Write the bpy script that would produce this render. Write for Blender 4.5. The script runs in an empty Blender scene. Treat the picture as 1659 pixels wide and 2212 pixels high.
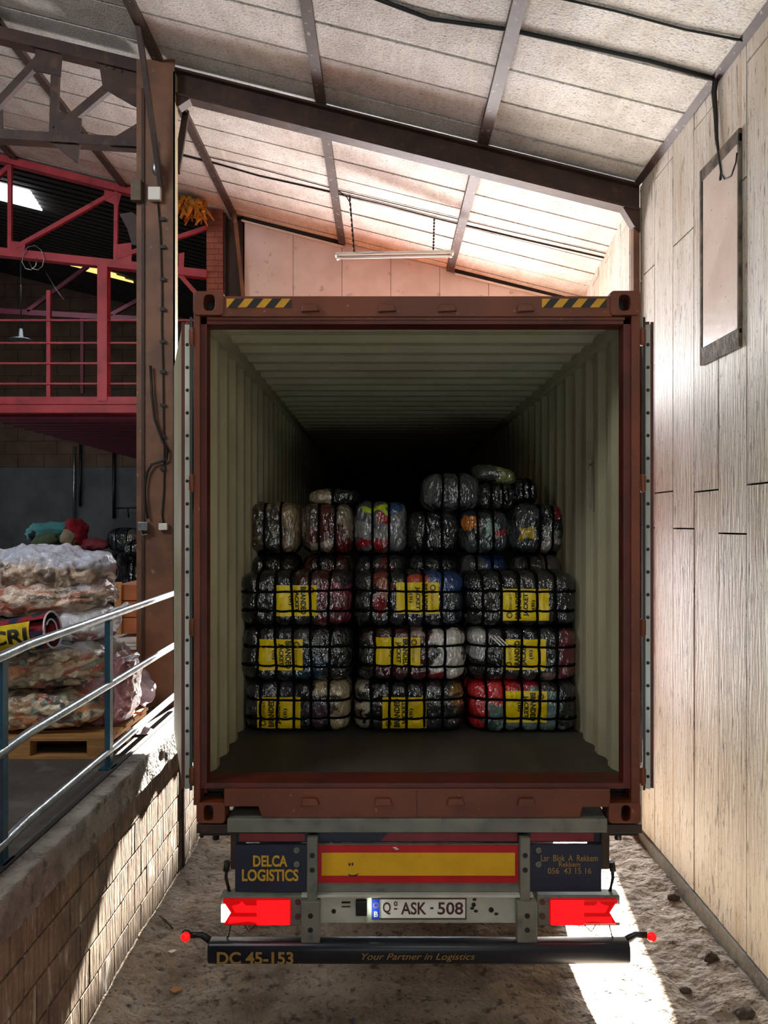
import bpy, bmesh, math, random
from mathutils import Vector, Matrix, noise, kdtree
C = bpy.context.scene.collection
sc = bpy.context.scene
CH = 2.8                       # eye height above the yard; the dock floor is at 1.22
F = 1600.0 / 1659.0 * 36.0
DOCK = 1.22

# ---------------------------------------------------------------- camera, light, exposure
cam = bpy.data.cameras.new('camera'); co = bpy.data.objects.new('camera', cam); C.objects.link(co)
cam.sensor_fit = 'HORIZONTAL'; cam.sensor_width = 36.0; cam.lens = F
cam.shift_y = 26.0 / 1659.0
cam.clip_start = 0.05; cam.clip_end = 300
co.location = (0, 0, CH); co.rotation_euler = (math.radians(90), 0, 0)
sc.camera = co
vs = sc.view_settings
vs.view_transform = 'Standard'; vs.look = 'None'; vs.gamma = 1.0; vs.use_curve_mapping = False
vs.exposure = 0.35
sc.cycles.max_bounces = 10; sc.cycles.diffuse_bounces = 6; sc.cycles.glossy_bounces = 4
sc.cycles.transmission_bounces = 4; sc.cycles.transparent_max_bounces = 8
sc.cycles.caustics_reflective = False; sc.cycles.caustics_refractive = False
sc.cycles.sample_clamp_indirect = 12.0
sc.cycles.use_denoising = True

world = bpy.data.worlds.new('sky'); sc.world = world; world.use_nodes = True
bgn = world.node_tree.nodes['Background']
bgn.inputs[0].default_value = (0.78, 0.9, 1.0, 1); bgn.inputs[1].default_value = 12.0

def light(kind, name, energy, color, loc, direction, size=1.0, size_y=None):
    l = bpy.data.lights.new(name, kind); l.energy = energy; l.color = color
    o = bpy.data.objects.new(name, l); C.objects.link(o); o.location = loc
    o.rotation_euler = Vector(direction).to_track_quat('-Z', 'Y').to_euler()
    if kind == 'AREA':
        l.size = size
        if size_y: l.shape = 'RECTANGLE'; l.size_y = size_y
    elif kind == 'SUN': l.angle = size
    elif kind in ('POINT', 'SPOT'): l.shadow_soft_size = size
    return o
light('SUN', 'sun', 95.0, (1.0, 0.96, 0.9), (0, 20, 15), (-0.12, -1.0, -0.77), 0.012)
# daylight entering over the container through the drive-in doorway
light('AREA', 'doorway_daylight', 240.0, (0.97, 0.97, 1.0), (-0.1, 9.9, 4.45), (-0.05, -1.0, 0.10), 2.2, 0.7)
light('AREA', 'side_gap_daylight', 230.0, (0.98, 0.98, 1.0), (1.85, 9.7, 1.5), (0.1, -1.0, -0.3), 0.7, 2.4)
po = light('AREA', 'doorway_portal', 1.0, (1, 1, 1), (0.3, 9.95, 2.43), (0.0, -1.0, 0.0), 4.6, 4.8); po.data.cycles.is_portal = True
# unseen fill light added behind the camera for the front and the bale glints
light('AREA', 'rear_fill', 44.0, (1.0, 0.97, 0.92), (0.9, -3.6, 5.2), (0.0, 1.0, -0.2), 2.0, 1.0)
# two unseen fill lights added in the storage hall, then its weak roof light
light('AREA', 'hall_back_fill', 45.0, (0.9, 0.94, 1.0), (-9.3, 12.0, 2.7), (1.0, 0.1, 0.05), 4.0, 1.2)  # added fill for the back hall and mezzanine underside, no window here
light('AREA', 'hall_front_fill', 185.0, (0.96, 0.97, 1.0), (-5.4, 1.4, 7.0), (0.0, 0.75, -0.65), 3.0, 1.5)  # added fill to brighten the sacks and mezzanine from the front
light('AREA', 'hall_rooflight_rear', 12.0, (0.85, 0.92, 1.0), (-5.6, 13.2, 7.0), (0, 0, -1), 2.5, 1.0)

# ---------------------------------------------------------------- helpers
def W(px, py, Z):
    return Vector(((px - 829.5) * Z / 1600.0, Z, CH - (py - 1132.0) * Z / 1600.0))

def lin(h):
    r = []
    for i in (0, 2, 4):
        c = int(h[i:i+2], 16) / 255.0
        r.append(c / 12.92 if c <= 0.04045 else ((c + 0.055) / 1.055) ** 2.4)
    return tuple(r) + (1.0,)

def M(name, c1, c2=None, scale=6.0, detail=5.0, pos=(0.38, 0.62), stretch=(1, 1, 1), rough=0.6, metal=0.0,
      bump=0.0, bscale=None, bstretch=None, layers=(), coat=0.0, coat_ior=1.5, spec=0.5, emit=None, estr=0.0, island=0.0,
      attr=None, transm=0.0, bdist=0.02):
    m = bpy.data.materials.new(name); m.use_nodes = True
    nt = m.node_tree; N = nt.nodes; L = nt.links
    b = N['Principled BSDF']
    tc = N.new('ShaderNodeTexCoord')
    def noise_tex(sc_, st, det=5.0):
        mp = N.new('ShaderNodeMapping'); mp.inputs['Scale'].default_value = st
        L.new(tc.outputs['Object'], mp.inputs['Vector'])
        n = N.new('ShaderNodeTexNoise'); n.inputs['Scale'].default_value = sc_; n.inputs['Detail'].default_value = det
        L.new(mp.outputs['Vector'], n.inputs['Vector'])
        return n.outputs[0]
    c1 = lin(c1) if isinstance(c1, str) else c1
    if attr:
        a = N.new('ShaderNodeAttribute'); a.attribute_name = attr; col = a.outputs['Color']
    elif c2 is None:
        rgb = N.new('ShaderNodeRGB'); rgb.outputs[0].default_value = c1; col = rgb.outputs[0]
    else:
        r = N.new('ShaderNodeValToRGB'); r.color_ramp.elements[0].position = pos[0]; r.color_ramp.elements[1].position = pos[1]
        r.color_ramp.elements[0].color = c1
        r.color_ramp.elements[1].color = lin(c2) if isinstance(c2, str) else c2
        L.new(noise_tex(scale, stretch, detail), r.inputs[0]); col = r.outputs[0]
    for (lc, ls, lo, hi, st, op) in layers:
        r = N.new('ShaderNodeMapRange'); r.inputs['From Min'].default_value = lo; r.inputs['From Max'].default_value = hi
        r.inputs['To Max'].default_value = op
        L.new(noise_tex(ls, st), r.inputs['Value'])
        mx = N.new('ShaderNodeMix'); mx.data_type = 'RGBA'
        L.new(r.outputs[0], mx.inputs['Factor']); L.new(col, mx.inputs['A']); mx.inputs['B'].default_value = lin(lc)
        col = mx.outputs['Result']
    if island:
        g = N.new('ShaderNodeNewGeometry')
        r = N.new('ShaderNodeMapRange'); r.inputs['To Min'].default_value = 1.0 - island; r.inputs['To Max'].default_value = 1.0 + island * 0.4
        L.new(g.outputs['Random Per Island'], r.inputs['Value'])
        hs = N.new('ShaderNodeHueSaturation'); L.new(r.outputs[0], hs.inputs['Value']); L.new(col, hs.inputs['Color'])
        col = hs.outputs['Color']
    L.new(col, b.inputs['Base Color'])
    b.inputs['Roughness'].default_value = rough; b.inputs['Metallic'].default_value = metal
    b.inputs['Specular IOR Level'].default_value = spec
    if coat:
        b.inputs['Coat Weight'].default_value = coat; b.inputs['Coat Roughness'].default_value = 0.08; b.inputs['Coat IOR'].default_value = coat_ior
    if transm:
        b.inputs['Transmission Weight'].default_value = transm
    if emit is not None:
        b.inputs['Emission Color'].default_value = lin(emit) if isinstance(emit, str) else emit
        b.inputs['Emission Strength'].default_value = estr
    if bump:
        bp = N.new('ShaderNodeBump'); bp.inputs['Strength'].default_value = bump; bp.inputs['Distance'].default_value = bdist
        L.new(noise_tex(bscale or scale * 3, bstretch or stretch, 4.0), bp.inputs['Height'])
        L.new(bp.outputs[0], b.inputs['Normal'])
        if coat: L.new(bp.outputs[0], b.inputs['Coat Normal'])
    return m

ORG = {}
def empty(name, loc, label, cat, group=None):
    o = bpy.data.objects.new(name, None); C.objects.link(o); o.location = loc; o.empty_display_size = 0.1
    if label: o['label'] = label; o['category'] = cat
    if group: o['group'] = group
    ORG[o.name] = Vector(loc)
    return o
def tag(o, label=None, cat=None, group=None, kind=None):
    if label: o['label'] = label
    if cat: o['category'] = cat
    if group: o['group'] = group
    if kind: o['kind'] = kind
    return o

class MB:
    def __init__(s): s.v = []; s.f = []; s.sm = []
    def add(s, vs_, fs, smooth=False):
        o = len(s.v); s.v += [Vector(v) for v in vs_]
        s.f += [tuple(i + o for i in f) for f in fs]; s.sm += [smooth] * len(fs)
        return s
    def box(s, a, b):
        x0, y0, z0 = [min(a[i], b[i]) for i in range(3)]; x1, y1, z1 = [max(a[i], b[i]) for i in range(3)]
        return s.add([(x0,y0,z0),(x1,y0,z0),(x1,y1,z0),(x0,y1,z0),(x0,y0,z1),(x1,y0,z1),(x1,y1,z1),(x0,y1,z1)],
              [(0,3,2,1),(4,5,6,7),(0,1,5,4),(1,2,6,5),(2,3,7,6),(3,0,4,7)])
    def bar(s, p, q, w, h, up=(0, 0, 1)):       # rectangular bar from p to q, w across, h along up
        p = Vector(p); q = Vector(q); d = (q - p).normalized(); u = Vector(up)
        a = d.cross(u)
        if a.length < 1e-4: a = d.cross(Vector((0, 1, 0)))
        a.normalize(); u = a.cross(d).normalized()
        a *= w / 2; u *= h / 2
        vs_ = [p-a-u, p+a-u, p+a+u, p-a+u, q-a-u, q+a-u, q+a+u, q-a+u]
        return s.add(vs_, [(0,1,2,3),(7,6,5,4),(0,4,5,1),(1,5,6,2),(2,6,7,3),(3,7,4,0)])
    def tube(s, pts, r, n=10, cap=True):
        pts = [Vector(p) for p in pts]; o = len(s.v); k = len(pts)
        ref = Vector((0.13, 0.37, 0.92))
        for i, p in enumerate(pts):
            d = (pts[min(i+1, k-1)] - pts[max(i-1, 0)]).normalized()
            a = d.cross(ref)
            if a.length < 0.05: a = d.cross(Vector((1, 0, 0)))
            a.normalize(); b = d.cross(a)
            rr = r[i] if isinstance(r, (list, tuple)) else r
            for j in range(n):
                t = 2 * math.pi * j / n
                s.v.append(p + (a * math.cos(t) + b * math.sin(t)) * rr)
        for i in range(k - 1):
            for j in range(n):
                s.f.append((o+i*n+j, o+i*n+(j+1) % n, o+(i+1)*n+(j+1) % n, o+(i+1)*n+j)); s.sm.append(True)
        if cap:
            s.f.append(tuple(o+j for j in reversed(range(n)))); s.sm.append(False)
            s.f.append(tuple(o+(k-1)*n+j for j in range(n))); s.sm.append(False)
        return s
    def prism(s, poly, d):                      # extrude a 3-D polygon along vector d
        n = len(poly); d = Vector(d); a = [Vector(p) for p in poly]; b = [p + d for p in a]
        fs = [tuple(range(n)), tuple(n + i for i in reversed(range(n)))]
        fs += [(i, n+i, n+(i+1) % n, (i+1) % n) for i in range(n)]
        return s.add(a + b, fs)
    def ring(s, outer, inner, d):               # plate with a hole; outer and inner have equal counts
        n = len(outer); d = Vector(d)
        vs_ = [Vector(p) for p in outer] + [Vector(p) for p in inner]
        vs_ += [p + d for p in vs_]
        fs = []
        for i in range(n):
            j = (i + 1) % n
            fs += [(i, j, n+j, n+i), (2*n+i, 3*n+i, 3*n+j, 2*n+j), (i, 2*n+i, 2*n+j, j), (n+i, n+j, 3*n+j, 3*n+i)]
        return s.add(vs_, fs)
    def grid(s, fn, nu, nv, smooth=True):
        vs_ = [fn(i / nu, j / nv) for j in range(nv + 1) for i in range(nu + 1)]
        fs = [(j*(nu+1)+i, j*(nu+1)+i+1, (j+1)*(nu+1)+i+1, (j+1)*(nu+1)+i) for j in range(nv) for i in range(nu)]
        return s.add(vs_, fs, smooth)
    def ball(s, c, r, n=12, sx=1, sy=1, sz=1):
        c = Vector(c); o = len(s.v)
        for i in range(n + 1):
            th = math.pi * i / n
            for j in range(n * 2):
                ph = math.pi * j / n
                s.v.append(c + Vector((r*sx*math.sin(th)*math.cos(ph), r*sy*math.sin(th)*math.sin(ph), r*sz*math.cos(th))))
        m = n * 2
        for i in range(n):
            for j in range(m):
                s.f.append((o+i*m+j, o+(i+1)*m+j, o+(i+1)*m+(j+1) % m, o+i*m+(j+1) % m)); s.sm.append(True)
        return s
    def build(s, name, mat, parent=None, org=None, bevel=0.0, fix=True):
        if org is None:
            r = parent
            while r is not None and r.parent is not None: r = r.parent
            org = ORG.get(r.name, Vector((0, 0, 0))) if r is not None else Vector((0, 0, 0))
        me = bpy.data.meshes.new(name)
        me.from_pydata([tuple(v - org) for v in s.v], [], s.f)
        for p, sm in zip(me.polygons, s.sm): p.use_smooth = sm
        if fix:
            bm = bmesh.new(); bm.from_mesh(me); bmesh.ops.recalc_face_normals(bm, faces=bm.faces)
            bm.to_mesh(me); bm.free()
        me.materials.append(mat)
        o = bpy.data.objects.new(name, me); C.objects.link(o)
        if parent is not None: o.parent = parent
        if bevel:
            md = o.modifiers.new('bevel', 'BEVEL'); md.width = bevel; md.segments = 2; md.limit_method = 'ANGLE'
        return o

def refine(vs_, fs, cuts=3):
    bm = bmesh.new(); bv = [bm.verts.new((a, b, 0)) for a, b in vs_]
    for f in fs:
        try: bm.faces.new([bv[i] for i in f])
        except ValueError: pass
    for _ in range(cuts):
        es = [e for e in bm.edges if e.calc_length() > 0.012]
        if not es: break
        bmesh.ops.subdivide_edges(bm, edges=es, cuts=1); bmesh.ops.triangulate(bm, faces=[f for f in bm.faces if len(f.verts) > 3])
    bm.verts.index_update()
    out = [(v.co.x, v.co.y) for v in bm.verts]; of = [tuple(v.index for v in f.verts) for f in bm.faces]; bm.free()
    return out, of
def text_mesh(s, w, h, bold=0.0, shear=0.0, rot=0.0, fit=True, size=1.0):
    cu = bpy.data.curves.new('t', 'FONT'); cu.body = s; cu.align_x = 'CENTER'; cu.align_y = 'CENTER'
    cu.offset = bold; cu.shear = shear; cu.resolution_u = 4; cu.size = 1.0
    o = bpy.data.objects.new('t', cu); C.objects.link(o)
    bpy.context.view_layer.update()
    dg = bpy.context.evaluated_depsgraph_get()
    me = bpy.data.meshes.new_from_object(o.evaluated_get(dg))
    vs_ = [v.co.copy() for v in me.vertices]; fs = [tuple(p.vertices) for p in me.polygons]
    bpy.data.objects.remove(o); bpy.data.curves.remove(cu); bpy.data.meshes.remove(me)
    x0 = min(v.x for v in vs_); x1 = max(v.x for v in vs_); y0 = min(v.y for v in vs_); y1 = max(v.y for v in vs_)
    c, sn = math.cos(rot), math.sin(rot); out = []
    for v in vs_:
        x = ((v.x - x0) / (x1 - x0) - 0.5) * w; y = ((v.y - y0) / (y1 - y0) - 0.5) * h
        out.append((x * c - y * sn, x * sn + y * c))
    return out, fs
def lettering(s, cx, cz, w, h, y, mat, parent, name='lettering', surf=None, org=None, **k):
    vs_, fs = text_mesh(s, w, h, **k)
    if surf: vs_, fs = refine(vs_, fs)
    b = MB(); b.add([((cx + a), (surf(cx + a, cz + z) if surf else y), cz + z) for a, z in vs_], fs)
    return b.build(name, mat, parent, org=org, fix=False)

# ---------------------------------------------------------------- materials
mt_ceil = M('fibre_board', 'dad8d2', 'cac7be', 5, rough=0.85, bump=0.35, bscale=60, bstretch=(1, 1, 1), island=0.04,
            layers=[('a89e8a', 2.0, 0.5, 0.75, (1, .7, 1), 0.45), ('51493c', 85, 0.54, 0.64, (.6, 1.5, 1), 0.5), ('4a4236', 40, 0.62, 0.68, (.5, 2.0, 1), 0.6), ('e2dccb', 7, 0.56, 0.7, (2.5, .3, 1), 0.5)])
mt_ceil_dark = M('roof_backing', '1d1713', '2a211a', 8, rough=0.9)
mt_seam = M('seam_strip', '3a3633', '2a2725', 6, rough=0.6)
mt_wallr = M('wall_board', 'd4cdc1', 'c6bba8', 4, stretch=(1, 1, .25), rough=0.55, bump=0.25, bscale=24, bstretch=(1, 2, .18), island=0.08,
             layers=[('a3824e', 5, 0.56, 0.74, (1, 2.2, .18), 0.5), ('4a3f33', 26, 0.61, 0.67, (1, 1.7, .22), 0.85), ('4a3f33', 60, 0.62, 0.68, (1, 1.3, .5), 0.7), ('b08a52', 4, 0.58, 0.68, (1, 4, .22), 0.45), ('e3ddd0', 3, 0.5, 0.7, (1, 1, .3), 0.5), ('6f6251', 9, 0.6, 0.75, (1, 3.5, .1), 0.5)])
mt_wallf = M('pale_panel', 'e4d2ca', 'd8c4ba', 3, rough=0.7, bump=0.1, bscale=20, layers=[('8a7767', 9, 0.64, 0.72, (1, 1, 1), 0.5)])
mt_dirt = M('dusty_ground', 'a59786', '7a6c5d', 2.2, 8, rough=0.95, bump=1.0, bscale=16, bdist=0.05,
            layers=[('a69a8b', 5, 0.5, 0.7, (1, 1, 1), 0.6), ('352c24', 14, 0.56, 0.7, (1, 1, 1), 0.8), ('2c241d', 38, 0.6, 0.68, (1, 1, 1), 0.7), ('b4ada3', 40, 0.62, 0.7, (1, 1, 1), 0.6)])
mt_yard = M('yard_concrete', 'b8b2a6', 'a59f93', 2, rough=0.9)
mt_dock = M('dock_concrete', '4b4640', '3a3632', 3, rough=0.8, bump=0.3, bscale=30, layers=[('6d6860', 6, 0.55, 0.7, (1, 1, 1), 0.5)])
mt_conc = M('old_concrete', '8a857a', '6e695f', 2.5, rough=0.85, bump=0.5, bscale=20, layers=[('3f3a34', 5, 0.56, 0.74, (1, 1, .3), 0.5)])
mt_coping = M('rough_coping', '8f887e', '6f675d', 5, rough=0.9, bump=1.0, bscale=22, bdist=0.04, layers=[('3b332c', 12, 0.58, 0.7, (1, 1, 1), 0.7)])
mt_brown = M('brown_steel', '40281c', '2c1a12', 5, rough=0.65, bump=0.2, bscale=18, layers=[('6b4a36', 9, 0.6, 0.75, (1, 1, 1), 0.4)])
mt_colm = M('column_paint', '7a5238', '5f3f2b', 4, rough=0.6, bump=0.15, bscale=14, layers=[('94806c', 22, 0.66, 0.74, (1, 1, .6), 0.6), ('3b2318', 5, 0.58, 0.75, (1, 1, .4), 0.5)])
mt_purl = M('purlin_steel', '4a3a32', '3b2c25', 6, rough=0.6, layers=[('9a938a', 26, 0.63, 0.7, (1, 1, 1), 0.8)])
mt_red = M('red_paint', 'bc3a44', 'a02c36', 4, rough=0.5, bump=0.1, bscale=20, layers=[('5c1b1d', 8, 0.62, 0.75, (1, 1, 1), 0.5)])
mt_reddk = M('mezzanine_sheet', '6c2438', '581e32', 4, rough=0.6)
mt_hallw = M('hall_concrete', '565a5b', '464a4a', 1.5, rough=0.9, layers=[('33352f', 3, 0.55, 0.75, (1, 1, .3), 0.5)])
mt_hallb = M('hall_brick', '5c4638', '4b392d', 3, rough=0.9)
mt_galv = M('galvanised_steel', 'aab0b4', '8f9598', 12, rough=0.32, metal=0.9, bump=0.1, bscale=60, layers=[('70685c', 20, 0.62, 0.72, (1, 1, 1), 0.6)])
mt_blue = M('petrol_paint', '1f4a5c', '183c4b', 8, rough=0.45, layers=[('8b8f8f', 30, 0.66, 0.72, (1, 1, 1), 0.7)])
mt_black = M('black_plastic', '0d0d0e', rough=0.4)
mt_cable = M('black_cable', '15110f', rough=0.6)
mt_orange = M('container_paint', '733618', '602b12', 3, rough=0.5, bump=0.08, bscale=12, layers=[('4a2413', 7, 0.6, 0.78, (1, 1, .4), 0.5), ('a8785a', 25, 0.67, 0.73, (1, 1, 1), 0.5)])
mt_ordk = M('dark_red_frame', '5c1c12', '481409', 5, rough=0.5)
mt_cream = M('container_lining', 'b7b08f', 'a9a283', 2, rough=0.5, layers=[('7c7558', 6, 0.6, 0.78, (1, 1, .3), 0.4)])
mt_ply = M('container_floor', '4a443a', '3a352d', 4, stretch=(1, .2, 1), rough=0.6, bump=0.15, bscale=20)
mt_yel = M('hazard_yellow', 'd49a1c', 'c28a14', 6, rough=0.5)
mt_hblk = M('hazard_black', '141210', rough=0.5)
mt_gask = M('gasket_metal', 'aeaea2', '8f8f82', 8, rough=0.35, metal=0.3, stretch=(1, 1, .2))
mt_strap = M('strap', '050505', rough=0.8, spec=.1)
mt_bale = M('wrapped_clothes', 'ffffff', attr='Col', rough=0.7, spec=.15, coat=1.0, coat_ior=2.1, bump=0.9, bscale=10, bstretch=(1, 1, .5), bdist=0.08)
mt_sack = M('clear_sack', 'ffffff', attr='Col', rough=0.45, coat=0.7, bump=0.7, bscale=22, bdist=0.03,
            layers=[('a89f98', 5, 0.58, 0.8, (1, 1, 1), 0.4)])
mt_label = M('yellow_label', 'f6d600', 'e8c600', 7, rough=0.35)
mt_ink = M('black_ink', '14120c', rough=0.5)
mt_wood = M('pallet_wood', 'a87a44', '8c6236', 5, stretch=(.4, 3, 3), rough=0.75, bump=0.15, bscale=20, layers=[('5d3d20', 9, 0.6, 0.74, (.5, 3, 3), 0.6)])
mt_crate = M('crate_board', '9a5c34', '86502d', 4, stretch=(.5, 1, 2), rough=0.7)
mt_card = M('cardboard', 'b98350', 'a87444', 3, rough=0.8)
mt_white = M('white_board', 'e4e0d8', 'd8d3ca', 4, rough=0.6)

# ---------------------------------------------------------------- the hall (setting)
def roof(x): return 6.36 - 0.25 * x
def rbox(mb, x0, x1, y0, y1, dz0, dz1):          # box following the roof slope
    v = []
    for dz in (dz0, dz1):
        v += [(x0, y0, roof(x0)+dz), (x1, y0, roof(x1)+dz), (x1, y1, roof(x1)+dz), (x0, y1, roof(x0)+dz)]
    mb.add(v, [(0,3,2,1),(4,5,6,7),(0,1,5,4),(1,2,6,5),(2,3,7,6),(3,0,4,7)])
def struct(mb, name, mat, **k):
    o = mb.build(name, mat, **k); o['kind'] = 'structure'; return o

rnd = random.Random(4)
PX = [2.27 - 1.41 * i for i in range(9)]
mb = MB()
for i in range(8):
    xa, xb = PX[i+1], PX[i]
    if i == 0: xb = 2.7
    y = -4.0
    while y < 9.7:
        d = rnd.uniform(-0.004, 0.004)
        rbox(mb, xa + .004, xb - .004, y + 0.013, y + 0.41 - 0.013, d, 0.03 + d); y += 0.41
struct(mb, 'ceiling', mt_ceil)
mb = MB(); rbox(mb, -9.6, 2.72, -4.1, 9.75, 0.05, 0.12); struct(mb, 'ceiling_backing', mt_seam)
mb = MB()
y = 9.75
while y < 17.1:
    rbox(mb, -9.6, -2.0, y, y + 0.12, 0.02, 0.08); rbox(mb, -9.6, -2.0, y + 0.12, y + 0.2, 0.06, 0.1); y += 0.2
struct(mb, 'ceiling_rear', mt_ceil_dark)

# yard floor (lumpy earth) and the dock
def gz(x, y):
    p = Vector((x * 1.3, y * 0.9, 0.3)); n = noise.fractal(p, 0.8, 2.0, 5) * 0.04
    n += noise.noise(Vector((x * 9, y * 7, 2.1))) * 0.012 + noise.noise(Vector((x * 24, y * 20, 5.1))) * 0.006
    n += 0.06 * math.exp(-((x - 2.2) / 0.22) ** 2) + 0.05 * math.exp(-((x + 1.62) / 0.16) ** 2)
    n += 0.012 * max(0, noise.noise(Vector((x * 13, y * 11, 7.7))) - .1) * 2
    if x > 1.5: n += 0.03 * abs(noise.noise(Vector((x * 6, y * 5, 9))))
    return n - 0.035
mb = MB(); mb.grid(lambda u, v: (-1.75 + 4.4 * u, -3.0 + 12.9 * v, gz(-1.75 + 4.4 * u, -3.0 + 12.9 * v)), 176, 500)
struct(mb, 'floor', mt_dirt, fix=False)
mb = MB(); mb.box((-30, 9.9, -0.2), (30, 60, -0.04)); struct(mb, 'floor_yard', mt_yard)
mb = MB(); mb.box((-9.5, -4.0, 1.0), (-1.70, 17.0, DOCK)); struct(mb, 'floor_dock', mt_dock)
mb = MB()
y = -1.0
mb.grid(lambda u, v: (lambda yy, t: (-1.735 + 0.125 * min(t, 1) + (noise.noise(Vector((yy * 5, t * 2, 3))) * .012 if t > .45 else 0),
        yy, DOCK + .002 - (0 if t <= 1 else (t - 1) * 0.2) + (noise.noise(Vector((yy * 14, t * 5, 1))) * .008 if t > .55 else 0)))(-1.0 + 11 * u, 2.0 * v), 440, 14)
struct(mb, 'trim_1', mt_coping, fix=False)      # rough cast edge of the dock
mb = MB(); mb.box((-1.755, -1.0, DOCK - .01), (-1.727, 6.3, DOCK + .012)); struct(mb, 'trim_2', mt_ceil_dark)

mt_block = M('clay_block', '8c7862', '6e5c49', 5, rough=0.85, bump=0.45, bscale=14, bstretch=(1, 3.2, .5), island=0.12, bdist=0.012,
             layers=[('4f3a2d', 9, 0.56, 0.72, (1, 1.5, .6), 0.6), ('cfc8bd', 7, 0.6, 0.7, (1, 2.2, .55), 0.75), ('a59078', 30, 0.55, 0.7, (1, 1, 1), 0.5)])
mb = MB()
for r in range(6):
    z1 = 1.03 - 0.2 * r; z0 = z1 - 0.186
    y = -1.0 - (0.125 if r % 2 else 0)
    while y < 9.7:
        d = rnd.uniform(-.0015, .0015); L = 0.25
        x1 = -1.64 + d
        # grooved face: four ribs
        for k in range(5):
            ya = y + .006 + k * (L - .012) / 5; yb = ya + (L - .012) / 5
            mb.box((-1.70, ya + .002, z0), (x1 + rnd.uniform(-.0006, .0006), yb - .002, z1))
        y += L
mb.box((-1.72, -1.0, -.1), (-1.652, 9.7, 1.03))
struct(mb, 'wall_dock', mt_block)

# right wall of tall boards
def boardwall(p, q, zt, name, seed, x_out=1.0):
    r = random.Random(seed); p = Vector(p); q = Vector(q); d = (q - p); L = d.length; d.normalize()
    nrm = Vector((d.y, -d.x, 0)); mb = MB(); s = 0.0; k = 0
    while s < L - .01:
        e = min(s + 0.39, L)
        j = 3.05 if k % 2 else 2.75
        spans = [(0.14, j + r.uniform(-.02, .02)), (None, None)]
        cuts = [0.14, spans[0][1], j + 2.6 if k % 2 else j + 2.2]
        a0 = p + d * (s + .006); b0 = p + d * (e - .006)
        top = max(zt(a0), zt(b0))
        cuts = [c for c in cuts if c < top - .05] + [top + .02]
        for c0, c1 in zip(cuts[:-1], cuts[1:]):
            o = r.uniform(0, .006); n0 = nrm * o; n1 = nrm * (o + .03)
            v = [a0+n0, b0+n0, b0+n1, a0+n1]
            vs_ = [Vector((t.x, t.y, c0 + .006)) for t in v] + [Vector((t.x, t.y, (c1 - .006) if c1 < top else zt(t))) for t in v]
            mb.add(vs_, [(0,3,2,1),(4,5,6,7),(0,1,5,4),(1,2,6,5),(2,3,7,6),(3,0,4,7)])
        s = e; k += 1
    return struct(mb, name, mt_wallr), nrm, p, q
o, *_ = boardwall((2.24, -4.0, 0), (2.24, 6.45, 0), lambda t: roof(t.x), 'wall_right', 3)
o, *_ = boardwall((2.26, 6.55, 0), (2.58, 9.75, 0), lambda t: roof(t.x), 'wall_right_rear', 5)
mb = MB(); mb.box((2.275, -4.0, -.2), (2.4, 6.5, 6.2)); struct(mb, 'wall_right_backing', mt_ceil_dark)
mb = MB(); mb.prism([(2.30, 6.5, -.2), (2.62, 9.78, -.2), (2.75, 9.78, -.2), (2.43, 6.5, -.2)], (0, 0, 6.0)); struct(mb, 'wall_right_core', mt_ceil_dark)
mb = MB(); mb.box((2.225, -4.0, -.15), (2.27, 6.5, 0.135)); struct(mb, 'baseboard_right', mt_conc)
mb = MB()
mb.add([(2.20, -4, roof(2.20)-.004), (2.24, -4, roof(2.24)-.035), (2.24, -4, roof(2.24)), (2.20, 6.5, roof(2.20)-.004), (2.24, 6.5, roof(2.24)-.035), (2.24, 6.5, roof(2.24))],
       [(0,1,2),(3,5,4),(0,3,4,1),(1,4,5,2),(2,5,3,0)])
struct(mb, 'trim_3', mt_purl)

# front panel wall over the drive-in doorway
mb = MB(); x = -1.83
while x < 2.6:
    x1 = min(x + 0.64, 2.62)
    a, b_ = x + .003, x1 - .003
    v = []
    for yy in (9.70, 9.75):
        v += [(a, yy, 4.87), (b_, yy, 4.87), (b_, yy, roof(b_) - .01), (a, yy, roof(a) - .01)]
    mb.add(v, [(0,1,2,3),(7,6,5,4),(0,4,5,1),(1,5,6,2),(2,6,7,3),(3,7,4,0)]); x = x1
struct(mb, 'wall_front', mt_wallf)
mb = MB()
mb.prism([(-9.6, 9.76, 4.87), (2.7, 9.76, 4.87), (2.7, 9.76, roof(2.7)+.1), (-9.6, 9.76, roof(-9.6)+.1)][:0] or
         [(-2.0, 9.76, 4.87), (2.75, 9.76, 4.87), (2.75, 9.76, roof(2.75)+.1), (-2.0, 9.76, roof(-2.0)+.1)], (0, .1, 0))
struct(mb, 'wall_front_core', mt_ceil_dark)
for i, (pa, pb) in enumerate((((522, 457), (742, 518)), ((982, 572), (1222, 634)))):  # dark strips stand in for the shaded gaps between wall and roof
    A = W(*pa, 9.69); B = W(*pb, 9.69)
    mb = MB(); mb.prism([A, B, B - Vector((0, 0, .085)), A - Vector((0, 0, .105))], (0, -.03, 0)); struct(mb, 'trim_%d' % (4 + 2*i), mt_ceil_dark)
    mb = MB(); mb.bar(A - Vector((0, .02, .125)), B - Vector((0, .02, .10)), .03, .02); struct(mb, 'trim_%d' % (5 + 2*i), mt_white)
mb = MB(); mb.box((2.32, 9.78, -.1), (2.75, 9.9, 4.87)); struct(mb, 'wall_front_jamb', mt_wallf)
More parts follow.
